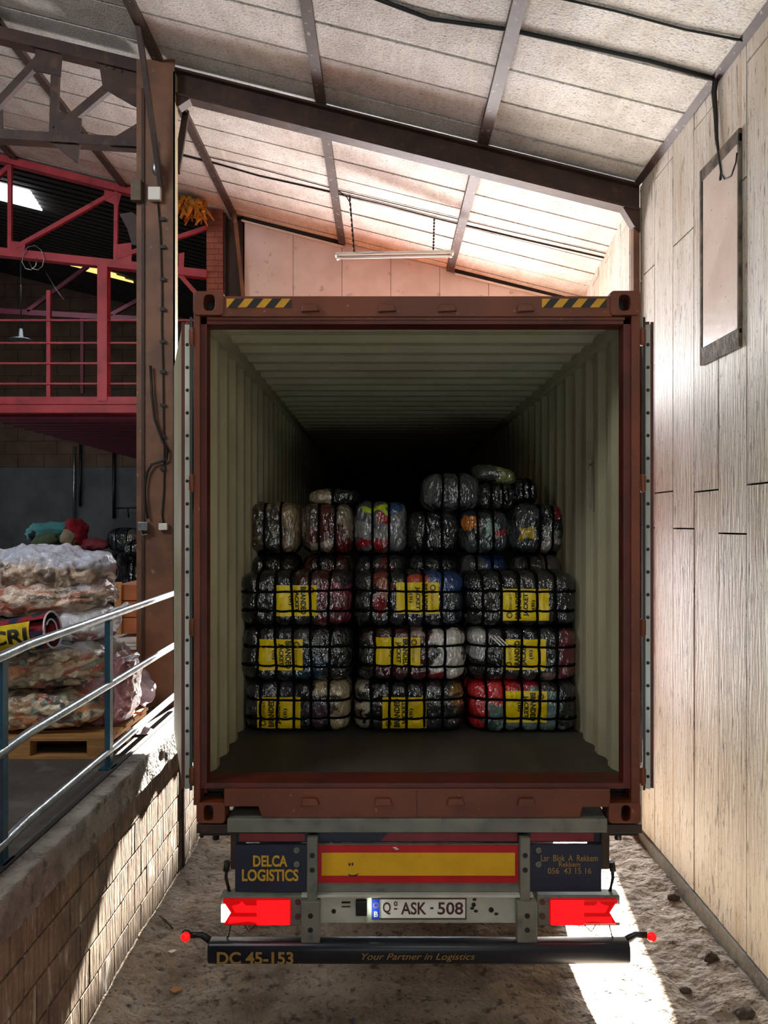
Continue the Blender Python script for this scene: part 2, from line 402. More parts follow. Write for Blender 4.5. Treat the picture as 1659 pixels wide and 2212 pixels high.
# brick pier beside the doorway
mt_pier = M('pier_brick', 'a2604e', '8d5142', 6, rough=0.85, bump=0.3, bscale=30, island=0.12)
mb = MB(); z = 0.0; k = 0
while z < roof(-2.2) - .05:
    for j in range(2):
        xs = (-2.31, -2.2, -2.09) if k % 2 else (-2.31, -2.15, -2.09)
        mb.box((xs[j] + .004, 9.62, z + .005), (xs[j+1] - .004, 9.9, z + .07))
    z += .075; k += 1
mb.box((-2.30, 9.63, 0), (-2.10, 9.9, roof(-2.2) - .02)); struct(mb, 'wall_pier', mt_pier)
mb = MB(); mb.box((-2.25, 9.9, 0), (-1.95, 17.0, 7.0)); struct(mb, 'wall_yard_side', mt_hallb)
mb = MB(); mb.box((-9.6, 17.0, 0), (-1.95, 17.2, CH + 1.3)); struct(mb, 'wall_back', mt_hallw)
mb = MB()
z = CH + 1.3; k = 0
while z < 8.9:
    x = -9.6 - (.3 if k % 2 else 0)
    while x < -1.95:
        mb.box((max(x, -9.6) + .006, 17.0, z + .006), (min(x + .6, -1.95) - .006, 17.15, z + .294)); x += .6
    z += .3; k += 1
mb.box((-9.6, 17.02, CH + 1.3), (-1.95, 17.2, 9.0))
struct(mb, 'wall_back_upper', mt_hallb)
mb = MB(); mb.box((-9.7, -4.2, 0), (-9.5, 17.2, 9.0)); struct(mb, 'wall_left', mt_hallw)
mb = MB(); mb.box((-9.7, -4.2, 0), (2.4, -4.05, 9.0)); struct(mb, 'wall_rear', mt_conc)

# boarded-over opening in the right wall
wn = empty('window_1', (2.23, 4.9, 4.65), None, None) ; wn['kind'] = 'structure'
Y0, Y1, Z0, Z1 = 4.63, 5.19, CH + 1.19, CH + 2.45
mt_hatch = M('boarding', 'd3c3b4', 'c6b5a5', 3, rough=0.35, bump=0.12, bscale=12, layers=[('5a4636', 30, 0.68, 0.73, (1, 1, 1), 0.7)])
mb = MB(); mb.box((2.222, Y0 + .03, Z0 + .03), (2.24, Y1 - .03, Z1 - .03)); mb.build('panel', mt_hatch, wn)
mb = MB()
mt_grime = M('grimy_frame', '33291f', '6d5f4c', 9, rough=0.8, bump=0.5, bscale=30)
for a, b in (((Y0, Z0 - .08), (Y1, Z0 + .04)), ((Y0, Z1 - .06), (Y1, Z1 + .03)), ((Y0 - .0, Z0), (Y0 + .014, Z1)), ((Y1 - .02, Z0 - .08), (Y1 + .02, Z1 + .03))):
    mb.box((2.218, a[0], a[1]), (2.24, b[0], b[1]))
mb.build('frame', mt_grime, wn, bevel=.006)

# ---------------------------------------------------------------- roof steel
wh = ['along the right wall', 'nearer the right wall, passing the right end of the tube lamp', 'over the middle of the container', 'passing the head of the brown column', 'left of the brown column', 'at the far left over the brown truss']
for i in (1, 2, 3, 4, 5):
    x = PX[i]
    mb = MB(); rbox(mb, x - .045, x + .045, -3.8, 9.68, -.05, .0)
    o = mb.build('roof_purlin', mt_purl)
    tag(o, 'dark steel roof purlin ' + wh[i], 'roof beam', 'roof purlins')

# brown rafter over the container
RZ = 6.5
rf = empty('rafter', (-1.8, RZ, roof(-1.8)), 'dark brown sloping steel rafter crossing above the container', 'beam')
def zz(x, d): return roof(x) - d
mb = MB(); mb.prism([(-1.85, RZ-.006, zz(-1.85, .01)), (2.24, RZ-.006, zz(2.24, .01)), (2.24, RZ-.006, zz(2.24, .27)), (-1.85, RZ-.006, zz(-1.85, .27))], (0, .012, 0)); mb.build('web', mt_brown, rf)
mb = MB(); mb.bar((-1.85, RZ, zz(-1.85, .27)), (2.22, RZ, zz(2.22, .27)), .13, .02); mb.build('bottom_flange', mt_brown, rf)
mb = MB(); mb.bar((-1.85, RZ, zz(-1.85, .055)), (2.22, RZ, zz(2.22, .055)), .13, .014); mb.build('top_flange', mt_brown, rf)
mb = MB(); mb.prism([(-1.83, RZ-.05, zz(-1.83, .25)), (-1.66, RZ-.05, zz(-1.66, .25)), (-1.79, RZ-.05, zz(-1.75, .36)), (-1.83, RZ-.05, zz(-1.8, .36))], (0, .1, 0)); mb.build('haunch', mt_brown, rf)
mb = MB(); mb.prism([(2.06, RZ-.05, zz(2.06, .25)), (2.23, RZ-.05, zz(2.23, .25)), (2.23, RZ-.05, zz(2.23, .46)), (2.18, RZ-.05, zz(2.18, .42))], (0, .1, 0)); mb.build('haunch', mt_brown, rf)
mb = MB(); mb.box((2.18, RZ - .03, 0), (2.235, RZ + .05, roof(2.2) - .25))
tag(mb.build('steel_post', mt_colm), 'thin brown steel post under the right end of the rafter', 'post')

mt_tan = M('dull_box', '6b5a48', '554636', 8, rough=.7)
# main column
cl = empty('steel_column', (-1.97, RZ, DOCK), 'tall brown steel column standing on the dock edge left of the container', 'column')
xl, xr = W(303, 0, RZ).x, W(384, 0, RZ).x
mb = MB(); mb.box((xl, RZ - .10, DOCK), (xr, RZ - .085, roof(xl) - .08)); mb.box((xl, RZ - .085, DOCK), (xl + .014, RZ + .1, roof(xl) - .08))
mb.build('shaft', mt_colm, cl)
mb = MB(); mb.box((xr - .012, RZ - .1, DOCK), (xr, RZ + .0, roof(xr) - .1)); mb.build('pale_edge', mt_cream, cl)  # cream strip puts the sunlit look of the flange edge into colour
mb = MB(); mb.bar((-2.08, RZ - .107, DOCK), (-2.08, RZ - .107, roof(-2) - .3), .025, .012, (0, 1, 0)); mb.build('flange_lip', mt_brown, cl)
mb = MB(); mb.box((-1.69, 6.02, -.1), (-1.625, 6.06, DOCK)); mb.build('lower_flange', mt_brown, cl)
cz = RZ - .112
def poly(pts, Z): return [W(a, b, Z) for a, b in pts]
mb = MB(); mb.tube(poly([(341, 435), (346, 500), (350, 640), (349, 700), (352, 800), (353, 900), (355, 1000), (354, 1060), (350, 1110), (353, 1130)], cz), .007, 8)
for py in (470, 530, 600, 665, 735, 800, 872, 940, 1010):
    mb.box(W(346, py, cz), W(357, py + 6, cz - .012))
mb.build('cable', mt_cable, cl)
mb = MB(); mb.tube(poly([(325, 790), (328, 850), (334, 905), (350, 950), (362, 975), (360, 992), (345, 998), (328, 1003), (318, 1020), (313, 1050), (313, 1080), (319, 1120)], cz - .02), .011, 8); mb.build('cable', mt_cable, cl)
mb = MB(); a = W(323, 408, cz); mb.box(a, W(346, 431, cz - .05)); mb.build('junction_box', mt_white, cl, bevel=.008)
mb = MB(); mb.box(W(345, 1130, cz), W(361, 1145, cz - .04)); mb.build('switch_box', mt_white, cl, bevel=.006)
mb = MB(); mb.box(W(286, 392, cz), W(304, 432, cz - .05)); mb.build('bracket', mt_tan, cl, bevel=.004)
mb = MB(); mb.box(W(303, 1128, cz), W(318, 1146, cz - .06)); mb.tube(poly([(303, 1129), (302, 1140), (307, 1156), (318, 1154)], cz - .03), .005, 6); mb.build('control_box', mt_galv, cl, bevel=.004)
mb = MB(); mb.ball(W(337, 362, cz - .03), .05, 8, .7, .7, 1.4); mb.tube(poly([(337, 345), (333, 330), (335, 300)], cz - .03), .006, 6); mb.build('bulb_lamp', mt_galv, cl)
mb = MB(); mb.prism(poly([(258, 462), (285, 458), (303, 470), (303, 530), (285, 528), (275, 495)], RZ - .02), (0, .02, 0)); mb.build('gusset_plate', mt_brown, cl)
# purlin braces
mb = MB(); mb.bar(W(297, 42, 5.95), W(348, 405, 6.36), .045, .03); mb.bar(W(303, 60, 5.95), W(349, 405, 6.34), .01, .01)
tag(mb.build('knee_brace', mt_brown), 'thin brown brace running from the roof down the front of the brown column', 'brace', 'purlin braces')
mb = MB(); mb.bar(W(402, 243, 7.25), W(381, 372, 6.68), .06, .04)
tag(mb.build('knee_brace', mt_brown), 'short dark brace behind the brown column right side', 'brace', 'purlin braces')
mb = MB(); mb.bar(W(504, 448, 9.55), W(524, 640, 9.6), .06, .05)
tag(mb.build('knee_brace', mt_colm), 'reddish brace slanting down beside the brick pier', 'brace', 'purlin braces')
mb = MB(); mb.box((-2.09, 9.66, 0), (-2.07, 9.9, roof(-2.08) - .02)); mb.box((-2.07, 9.75, 0), (-1.86, 9.77, roof(-1.86) - .02)); mb.box((-1.88, 9.66, 0), (-1.85, 9.9, roof(-1.86) - .02))
tag(mb.build('steel_stanchion', mt_brown), 'dark steel stanchion between the brick pier and pale panel wall', 'column')

# brown lattice truss, left of the column
tr = empty('roof_truss', (-3.5, RZ, 6.2), 'dark brown riveted lattice truss at the upper left', 'truss')
def member(name, pts, t, mat, par, Z, th=.05):
    mb = MB(); A, B = W(*pts[0], Z), W(*pts[1], Z); mb.bar(A, B, th, t * Z / 1600.0); return mb.build(name, mat, par)
member('top_chord', [(-260, 14), (310, 152)], 26, mt_brown, tr, RZ, .12)
member('bottom_chord', [(-260, 280), (305, 314)], 20, mt_brown, tr, RZ, .12)
member('vertical', [(122, 100), (116, 300)], 16, mt_brown, tr, RZ)
member('vertical', [(-130, 40), (-130, 290)], 16, mt_brown, tr, RZ)
member('diagonal', [(-8, 230), (108, 105)], 16, mt_brown, tr, RZ)
member('diagonal', [(122, 285), (285, 148)], 18, mt_brown, tr, RZ)
member('diagonal', [(-130, 280), (-12, 220)], 16, mt_brown, tr, RZ)
for pts in ([(78, 95), (135, 105), (130, 165), (112, 160), (72, 152)], [(213, 132), (303, 145), (303, 235), (284, 226), (222, 190)],
            [(110, 300), (126, 240), (176, 256), (172, 318), (168, 354), (110, 308)], [(235, 303), (303, 262), (303, 330), (240, 318)], [(-40, 285), (5, 235), (6, 300)]):
    mb = MB(); mb.prism(poly(pts, RZ - .03), (0, .015, 0))
    mb.build('gusset_plate', mt_brown, tr)
for (px, py) in ((115, 300), (128, 300), (142, 301), (156, 302), (165, 303), (228, 142), (245, 148), (262, 154), (88, 105), (104, 108), (120, 112), (240, 310), (262, 311), (280, 312)):
    mb = MB(); mb.ball(W(px, py, RZ - .034), .012, 5, 1, .6, 1); mb.build('rivet', mt_brown, tr)

# red lattice truss at the doorway line and the red mezzanine
TZ = 9.62
rt = empty('red_truss', (-4.5, TZ, 6.5), 'bright red lattice truss above the mezzanine railing', 'truss')
member('top_chord', [(-200, 293), (300, 420)], 15, mt_red, rt, TZ, .12)
member('bottom_chord', [(-200, 524), (448, 594)], 17, mt_red, rt, TZ, .12)
member('vertical', [(22, 352), (22, 550)], 8, mt_red, rt, TZ)
member('vertical', [(252, 410), (250, 570)], 8, mt_red, rt, TZ)
member('diagonal', [(35, 535), (245, 418)], 9, mt_red, rt, TZ)
member('diagonal', [(255, 556), (448, 492)], 9, mt_red, rt, TZ)
member('diagonal', [(-150, 510), (20, 360)], 9, mt_red, rt, TZ)
member('diagonal', [(385, 590), (436, 648)], 9, mt_red, rt, TZ)
for pts in ([(225, 410), (262, 418), (255, 445), (225, 432)], [(20, 520), (55, 524), (52, 552), (18, 550)], [(250, 528), (284, 524), (284, 572), (250, 570)], [(386, 548), (398, 545), (396, 600), (386, 600)]):
    mb = MB(); mb.prism(poly(pts, TZ - .02), (0, .012, 0)); mb.build('gusset_plate', mt_red, rt)
pr = empty('red_post', (-3.65, TZ, CH), 'red steel post carrying the truss on the mezzanine edge', 'post')
A = W(214, 868, TZ); B = W(235, 566, TZ); w_ = B.x - A.x
mb = MB(); mb.box((A.x + w_ * .45, TZ - .06, A.z), (A.x + w_ * .55, TZ + .06, B.z)); mb.build('web', mt_red, pr)
mb = MB(); mb.box((A.x, TZ - .065, A.z), (B.x, TZ - .05, B.z)); mb.build('flange', mt_red, pr)
mb = MB(); mb.box((A.x, TZ + .05, A.z), (B.x, TZ + .065, B.z)); mb.build('flange', mt_red, pr)
mz = empty('mezzanine', (-4, TZ, 4.2), 'red steel mezzanine deck with ribbed underside', 'mezzanine')
u0 = W(0, 907, TZ).z; zt_ = W(0, 858, TZ).z; zm = W(0, 875, TZ).z
xe = -2.35; xw = -5.15
mb = MB(); mb.box((-9.4, TZ - .05, zm), (xe, TZ + .05, zt_)); mb.build('edge_channel', mt_red, mz, bevel=.006)
mb = MB(); mb.box((-9.4, TZ - .08, W(0, 894, TZ).z), (xe, TZ + .05, zm - .008)); mb.build('edge_beam', mt_red, mz, bevel=.006)
mb = MB(); y = TZ + .06
while y < 16.6:
    mb.prism([(xw, y, u0 + .03), (xw, y + .04, u0), (xw, y + .2, u0), (xw, y + .24, u0 + .05), (xw, y + .3, u0 + .05), (xw, y + .3, u0 + .1), (xw, y, u0 + .1)], (xe - xw, 0, 0)); y += .3
mb.build('deck', mt_reddk, mz)
rl = empty('mezzanine_railing', (-4, TZ, 4.5), 'thin red four-bar railing along the mezzanine edge', 'railing')
for py in (692, 741, 785, 829):
    mb = MB(); a = W(-300, py, TZ + .02); b = W(418, py, TZ + .02); mb.bar(a, b, .03, .022); mb.build('rail', mt_red, rl)
mb = MB(); mb.bar(W(106, 628, TZ + .05), W(106, 862, TZ + .05), .05, .05, (0, 1, 0)); mb.build('post', mt_red, rl)
mb = MB(); mb.bar(W(178, 688, TZ + 2.4), W(178, 850, TZ + 2.4), .05, .05, (0, 1, 0)); mb.build('post', mt_reddk, rl)
mb = MB(); mb.bar(W(0, 672, 14), W(310, 690, 14), .06, .1); mb.bar(W(60, 672, 14), W(190, 575, 14), .06, .07); mb.bar(W(240, 680, 14), W(305, 645, 14), .06, .07)
tag(mb.build('rear_truss', mt_reddk), 'dim dark red truss behind the red mezzanine post', 'truss')
# glowing roof lights over the storage hall
mt_rl = M('roof_light', 'ffffff', emit=(0.85, 0.95, 1, 1), estr=6.0)
mt_rly = M('roof_light_yellow', 'ffe9a0', emit=(1, 0.72, 0.2, 1), estr=.9)
mb = MB()
for i in range(6):
    y = 10.75 + i * .13; rbox(mb, -7.2, -5.15 - .03 * i, y, y + .085, -.03, .0)
tag(mb.build('roof_light', mt_rl), 'bright white ribbed roof light at the left edge', 'roof light')
mb = MB()
for i in range(3):
    y = 14.35 + i * .13; rbox(mb, -6.4 + .25 * i, -5.2 + .12 * i, y, y + .06, -.03, .0)
tag(mb.build('roof_light', mt_rly), 'yellowish roof light behind the red post', 'roof light')
mb = MB(); mb.tube([W(60, 540, TZ - .1) + Vector((.12 * math.cos(t * .7) + .01 * t, 0, -.1 - .16 * math.sin(t * .7))) for t in range(14)], .006, 6)
mb.tube(poly([(100, 590), (118, 620), (138, 648)], TZ - .1), .006, 6)
tag(mb.build('cable_coil', mt_galv), 'loose cable loop hanging from the red truss', 'cable')
for lab, pts, r, mt in (('pale thin pipe on the grey back wall', [(160, 965), (160, 1120)], .03, mt_galv), ('dark pipe beside the pale pipe on the back wall', [(174, 960), (173, 1094)], .03, mt_black), ('dark downpipe near the column on the back wall', [(246, 975), (246, 1120)], .035, mt_black)):
    mb = MB(); mb.tube(poly(pts, 16.93), r, 8); tag(mb.build('pipe', mt), lab, 'pipe', 'back wall pipes')
mb = MB(); mb.tube(poly([(250, 1098), (313, 1096)], 16.6), .02, 6); mb.tube(poly([(276, 1098), (278, 1118)], 16.6), .02, 6); mb.tube(poly([(302, 1096), (303, 1110)], 16.6), .02, 6)
tag(mb.build('wall_bracket', mt_black), 'dark bracket rail fixed low on the grey back wall', 'bracket')
pn = empty('pendant_lamp', W(45, 733, 13), 'dim white dish pendant lamp hanging behind the mezzanine railing', 'lamp')
c = W(45, 735, 13); mb = MB(); mb.tube([c + Vector((0, 0, .0)), c + Vector((0, 0, .02)), c + Vector((0, 0, .05)), c + Vector((0, 0, .2))], [.19, .18, .05, .03], 20); mb.build('shade', mt_galv, pn)
mb = MB(); mb.tube([c + Vector((0, 0, .2)), Vector((c.x, c.y, roof(c.x)))], .012, 6); mb.build('cord', mt_cable, pn)
# tube lamp, chains, cables
tl = empty('tube_lamp', (0, 8.24, CH + 3.0), 'unlit fluorescent tube lamp hanging over the container on two chains', 'lamp')
A = W(724, 551, 8.24); B = W(980, 546, 8.24)
mb = MB(); mb.bar(A, B, .09, .035); mb.build('housing', mt_white, tl, bevel=.006)
mb = MB(); mb.tube([A + Vector((.04, 0, -.032)), B + Vector((-.04, 0, -.032))], .014, 10); mb.build('tube', M('lamp_tube', 'f2f0ea', rough=0.2), tl)
for ex in (A + Vector((.03, 0, -.03)), B + Vector((-.03, 0, -.03))):
    mb = MB(); mb.box(ex + Vector((-.012, -.02, -.02)), ex + Vector((.012, .02, .015))); mb.build('end_cap', mt_white, tl)
for t0, t1 in (((755, 422), (765, 545)), ((938, 470), (936, 545))):
    a, b = W(*t0, 8.24), W(*t1, 8.24); mb = MB(); n = 22
    for i in range(n):
        p = a.lerp(b, i / n); q = a.lerp(b, (i + 1.1) / n); mb.bar(p, q, .022 if i % 2 else .008, .008 if i % 2 else .022, (0, 1, 0))
    mb.build('chain', mt_cable, tl)
mb = MB(); mb.tube(poly([(724, 408), (748, 424), (757, 440), (762, 500), (766, 545), (790, 548), (830, 545)], 8.2), .006, 6); mb.build('flex', mt_cable, tl)
def on_roof(px, py, d=.012):
    a = (px - 829.5) / 1600; b = (1132 - py) / 1600; Z = 3.56 / (b + .25 * a) ; return Vector((a * Z, Z, CH + b * Z - d))
for lab, pts, r in (('black cable running under the ceiling to the tube lamp chain', [(384, 330), (470, 352), (560, 378), (650, 398), (730, 416), (830, 440), (960, 474), (1100, 508), (1310, 556)], .008),
                    ('thin grey wire just above the black ceiling cable', [(430, 332), (560, 362), (730, 408), (960, 464), (1100, 497), (1320, 548)], .005),
                    ('long dark cable across the near ceiling at the top', [(780, -20), (930, 38), (1095, 60), (1240, 92), (1400, 128), (1548, 168)], .016),
                    ('dark cable trailing over the top right ceiling', [(1200, -10), (1330, 20), (1480, 60), (1610, 84)], .008)):
    mb = MB(); mb.tube([on_roof(*p) for p in pts], r, 6); tag(mb.build('ceiling_cable', mt_cable), lab, 'cable')
def on_right(px, py, d=.02):
    Z = (2.24 - d) * 1600 / (px - 829.5); return Vector((2.24 - d, Z, CH - (py - 1132) * Z / 1600))
mb = MB(); mb.tube([on_right(*p) for p in ((1546, 172), (1542, 200), (1546, 250), (1548, 300), (1553, 335), (1558, 372), (1556, 390))], [.02, .018, .014, .012, .008, .008, .012], 8)
mb.tube([on_right(*p) for p in ((1556, 372), (1566, 388), (1580, 380), (1590, 350), (1592, 330))], .005, 6)
tag(mb.build('hanging_wire', mt_cable), 'black frayed wire hanging over the boarded opening', 'cable')
# torn insulation
mt_ins = M('insulation', 'd28a2e', 'a86418', 14, rough=0.95, bump=0.8, bscale=60)
mb = MB(); rr = random.Random(2)
for i in range(60):
    x = rr.uniform(386, 442); y = 430 + (x - 386) * .25 + rr.uniform(-4, 16); p = W(x, y, 9.4 + rr.uniform(-.1, .1))
    mb.tube([p, p + Vector((rr.uniform(-.06, .06), rr.uniform(-.05, .05), rr.uniform(-.02, .05))), p + Vector((rr.uniform(-.1, .12), rr.uniform(-.05, .05), rr.uniform(-.22, -.02)))], [.03, .035, .008], 6)
tag(mb.build('insulation_tuft', mt_ins), 'torn orange insulation hanging above the brick pier', 'insulation', kind=None)

# ---------------------------------------------------------------- shipping container
D = 4.04
def P(px, py, y=D): return Vector(((px - 829.5) / 396.0, y, CH - (py - 1132) / 396.0))
def pbox(mb, x0, y0, x1, y1, ya, yb):
    a, b = P(x0, y0), P(x1, y1); return mb.box((a.x, ya, a.z), (b.x, yb, b.z))
def ppoly(pts, y): return [P(a, b, y) for a, b in pts]
CL = 12.1
box = empty('shipping_container', (0.18, D, 1.18), 'open rust orange shipping container loaded on the trailer', 'container')
# corner castings with their oval holes
def casting(x0, y0, x1, y1, hx, hy, hw, hh):
    mb = MB(); out = []; inn = []; n = 40
    a, b = P(x0, y0, D - .012), P(x1, y1, D - .012); cx, czz = (a.x + b.x) / 2, (a.z + b.z) / 2; w, h = abs(b.x - a.x) / 2, abs(a.z - b.z) / 2
    hc = P(hx, hy, D - .012)
    for i in range(n):
        t = 2 * math.pi * (i + .5) / n; c, s = math.cos(t), math.sin(t)
        p = (abs(c) ** 10 + abs(s) ** 10) ** .1; out.append(Vector((cx + w * c / p, D - .012, czz + h * s / p)))
        q = (abs(c) ** 3.2 + abs(s) ** 3.2) ** (1 / 3.2); inn.append(Vector((hc.x + hw / 396 * c / q, D - .012, hc.z + hh / 396 * s / q)))
    mb.ring(out, inn, (0, .13, 0))
    o = mb.build('corner_casting', mt_orange, box, bevel=.004)
    mb = MB(); mb.box((hc.x - .05, D + .1, hc.z - .07), (hc.x + .05, D + .12, hc.z + .07)); mb.build('hole', mt_black, o)
casting(418, 630, 484, 682, 453, 655, 12, 17)
casting(1317, 629, 1383, 682, 1348, 655, 12, 17)
casting(425, 1733, 487, 1777, 451, 1755, 10, 17)
casting(1314, 1733, 1383, 1777, 1351, 1755, 10, 17)
mb = MB(); pbox(mb, 478, 640, 1322, 684, D - .004, D + .12); pbox(mb, 445, 683, 1352, 690, D + .01, D + .12); mb.build('header', mt_orange, box, bevel=.004)
mb = MB(); pbox(mb, 432, 688, 1364, 698, D + .02, D + .14); mb.build('header_lip', mt_ordk, box)
for x0 in (655, 820, 950, 1118):
    mb = MB(); mb.prism(ppoly([(x0, 660), (x0 + 30, 660), (x0 + 36, 674), (x0 - 4, 676)], D - .03), (0, .03, 0)); mb.build('cam_keeper', mt_orange, box, bevel=.004)
for x0, x1 in ((418, 432), (1364, 1383)):
    mb = MB(); pbox(mb, x0, 676, x1, 1740, D, D + .16); mb.build('corner_post', mt_orange, box, bevel=.004)
for x0, x1 in ((430, 445), (1349, 1366)):
    mb = MB(); pbox(mb, x0, 688, x1, 1706, D + .02, D + .1); mb.build('door_jamb', mt_ordk, box)
mb = MB()
mb.prism(ppoly([(484, 1704), (1318, 1704), (1318, 1743), (1258, 1743), (1252, 1766), (566, 1766), (558, 1742), (484, 1742)], D - .004), (0, .12, 0)); mb.build('sill', mt_orange, box, bevel=.004)
mb = MB(); pbox(mb, 440, 1694, 1354, 1706, D + .015, D + .2); mb.build('threshold', mt_ordk, box, bevel=.003)
mb = MB(); pbox(mb, 899, 1706, 902, 1764, D - .008, D); mb.build('sill_joint', mt_ordk, box)
for x0 in (655, 812, 968, 1120):
    mb = MB(); mb.prism(ppoly([(x0, 1722), (x0 + 30, 1722), (x0 + 36, 1736), (x0 - 4, 1738)], D - .03), (0, .03, 0)); mb.build('cam_keeper', mt_orange, box, bevel=.004)
# hazard stickers
for x0 in (490, 1170):
    mb = MB(); pbox(mb, x0, 646, x0 + 139, 665, D - .007, D - .003); st = mb.build('hazard_sticker', mt_yel, box)
    mb = MB()
    for k in range(4):
        a = x0 + 3 + 40 * k; pts = [(a, 665), (a + 16, 646), (a + 36, 646), (a + 20, 665)]
        pts = [(min(p[0], x0 + 139), p[1]) for p in pts]
        mb.prism(ppoly(pts, D - .009), (0, .002, 0))
    mb.build('black_stripes', mt_hblk, st)
# corrugated walls, roof, floor, end
def corr_y(y0, y1):
    pts = []; y = y0
    while y < y1:
        for dy, d in ((0, 0), (.07, 0), (.138, 1), (.208, 1)): pts.append((min(y + dy, y1), d))
        y += .278
    pts.append((y1, 0)); return pts
pf = corr_y(D + .12, D + CL)
for side, xi, s in (('left', -1.0, -1), ('right', 1.362, 1)):
    for nm, mt, off in (('side_lining', mt_cream, 0), ('side_panel', mt_orange, .006)):
        mb = MB(); v = []
        for y, d in pf:
            x = xi + s * (d * .03 + off); v += [(x, y, 1.30), (x, y, 3.98)]
        mb.add(v, [(2*i, 2*i+2, 2*i+3, 2*i+1) for i in range(len(pf) - 1)]); mb.build(nm, mt, box)
for nm, mt, off in (('roof_lining', mt_cream, 0), ('roof_panel', mt_orange, .006)):
    mb = MB(); v = []
    for y, d in pf:
        z = 3.955 + d * .03 + off; v += [(-1.03, y, z), (1.39, y, z)]
    mb.add(v, [(2*i, 2*i+2, 2*i+3, 2*i+1) for i in range(len(pf) - 1)]); mb.build(nm, mt, box)
mb = MB(); mb.box((-1.04, D + .1, 3.97), (-.98, D + CL, 4.05)); mb.build('top_rail', mt_orange, box)
mb = MB(); mb.box((1.34, D + .1, 3.97), (1.40, D + CL, 4.05)); mb.build('top_rail', mt_orange, box)
for xa, xb in ((-1.035, -.965), (1.325, 1.395)):
    mb = MB(); mb.box((xa, D + .12, 3.90), (xb, D + CL - .05, 3.972)); mb.build('rail_lining', mt_cream, box)
mb = MB(); mb.box((-1.04, D + .1, 1.18), (-.99, D + CL, 1.33)); mb.build('bottom_rail', mt_orange, box)
mb = MB(); mb.box((1.35, D + .1, 1.18), (1.40, D + CL, 1.33)); mb.build('bottom_rail', mt_orange, box)
mb = MB(); mb.box((-1.03, D + .13, 1.22), (1.39, D + CL, 1.335)); mb.build('floor_boards', mt_ply, box)
mb = MB(); mb.box((-1.03, D + CL - .04, 1.2), (1.39, D + CL, 4.05)); mb.build('front_end', mt_orange, box)
# loading mark on the right lining
mb = MB(); a = Vector((1.358, 4.98, 0))
y0 = 4.89; z0 = CH + .40; z1 = CH + .10
mb.box((1.352, y0 - .03, z0 - .02), (1.357, y0 + .03, z0 + .02))
for i in range(20): mb.box((1.352, y0 - .03, z1 + i * .0135), (1.357, y0 + .03 - (.02 if i % 2 else 0), z1 + i * .0135 + .007))
mb.box((1.352, y0 - .03, z1), (1.357, y0 - .012, z0))
mb.build('load_line_sticker', mt_white, box)
# doors folded back along both sides
def door(hx, fx, s):
    h = Vector((hx, D + .02, 0)); f = Vector((fx, D + 1.13, 0)); u = (f - h).normalized(); n = Vector((u.y, -u.x, 0)) * (-1)   # n points to -x side
    n = n if n.x * s > 0 else -n                                # outward, away from the container (the inner lining side)
    z0, z1 = P(0, 1705).z, P(0, 693).z; Ld = (f - h).length
    def q(a, b, z): return h + u * a + n * b + Vector((0, 0, z))
    def qb(mb, a0, a1, b0, b1, za, zb):
        v = [q(a0,b0,za), q(a1,b0,za), q(a1,b1,za), q(a0,b1,za), q(a0,b0,zb), q(a1,b0,zb), q(a1,b1,zb), q(a0,b1,zb)]
        mb.add(v, [(0,3,2,1),(4,5,6,7),(0,1,5,4),(1,2,6,5),(2,3,7,6),(3,0,4,7)])
    mb = MB(); qb(mb, .004, Ld, .0, .028, z0, z1); dr = mb.build('door', mt_orange, box)
    mb = MB(); qb(mb, .02, Ld - .02, .028, .046, z0 + .02, z1 - .02); mb.build('lining', mt_cream, dr)
    mb = MB(); qb(mb, .0, .03, .033, .050, z0 + .005, z1 - .005); mb.build('edge_frame', mt_ordk, dr)
    mb = MB(); qb(mb, -.012, .006, .008, .033, z0 + .002, z1 - .02); mb.build('gasket_strip', mt_gask, dr)
    for b0 in (-.006,):
        mb = MB(); qb(mb, -.022, .02, b0, b0 + .013, z0 - .005, z1 + .02); mb.build('rubber_gasket', mt_black, dr)
    z = z1 - .13
    while z > z0 + .05:
        mb = MB(); p = q(-.013, .021, z); mb.ball(p, .010, 5, 1, .6, 1); z -= .124; mb.build('bolt', mt_black, dr)
    for b in (.3, .8):
        mb = MB(); mb.tube([q(b, -.03, z0 + .05), q(b, -.03, z1 - .02)], .017, 8); mb.build('locking_rod', mt_galv, dr)
    for py in (727, 1044, 1356, 1677):
        zc = P(0, py).z; px_ = h.x
        mb = MB(); xin = -1.035 if s < 0 else 1.395
        mb.box((xin, D + .005, zc - .042), (hx + s * .012, D + .05, zc + .042)); mb.tube([(hx - s * .012, D + .0, zc - .05), (hx - s * .012, D + .0, zc + .05)], .012, 8)
        mb.build('hinge', mt_orange, dr, bevel=.003)
door(-1.058, -1.42, -1)
door(1.425, 1.83, 1)

# ---------------------------------------------------------------- trailer
mt_tg = M('trailer_grey', '77766a', '63625a', 6, rough=0.5, metal=.1, layers=[('3a3832', 12, 0.6, 0.75, (1, 1, 1), 0.5)])
mt_tw = M('trailer_white', 'bdbcae', 'aaa99b', 6, rough=0.45, layers=[('4c4a42', 14, 0.66, 0.74, (1, 1, 1), 0.6)])
mt_navy = M('navy_panel', '1b2138', '161b2e', 5, rough=0.4)
mt_navd = M('bumper_navy', '141a26', '10141d', 5, rough=0.32)
mt_gold = M('gold_lettering', 'd0a42c', 'b88f22', 30, rough=0.5)
mt_goldw = M('worn_lettering', '94743a', rough=0.5)
mt_refr = M('reflective_red', 'c21220', 'ad0f1b', 6, rough=0.3)
mt_refd = M('dull_red_strip', '8c2a30', '7a2228', 6, rough=0.4)
mt_refy = M('reflective_yellow', 'e0ac10', 'd3a00c', 6, rough=0.3)
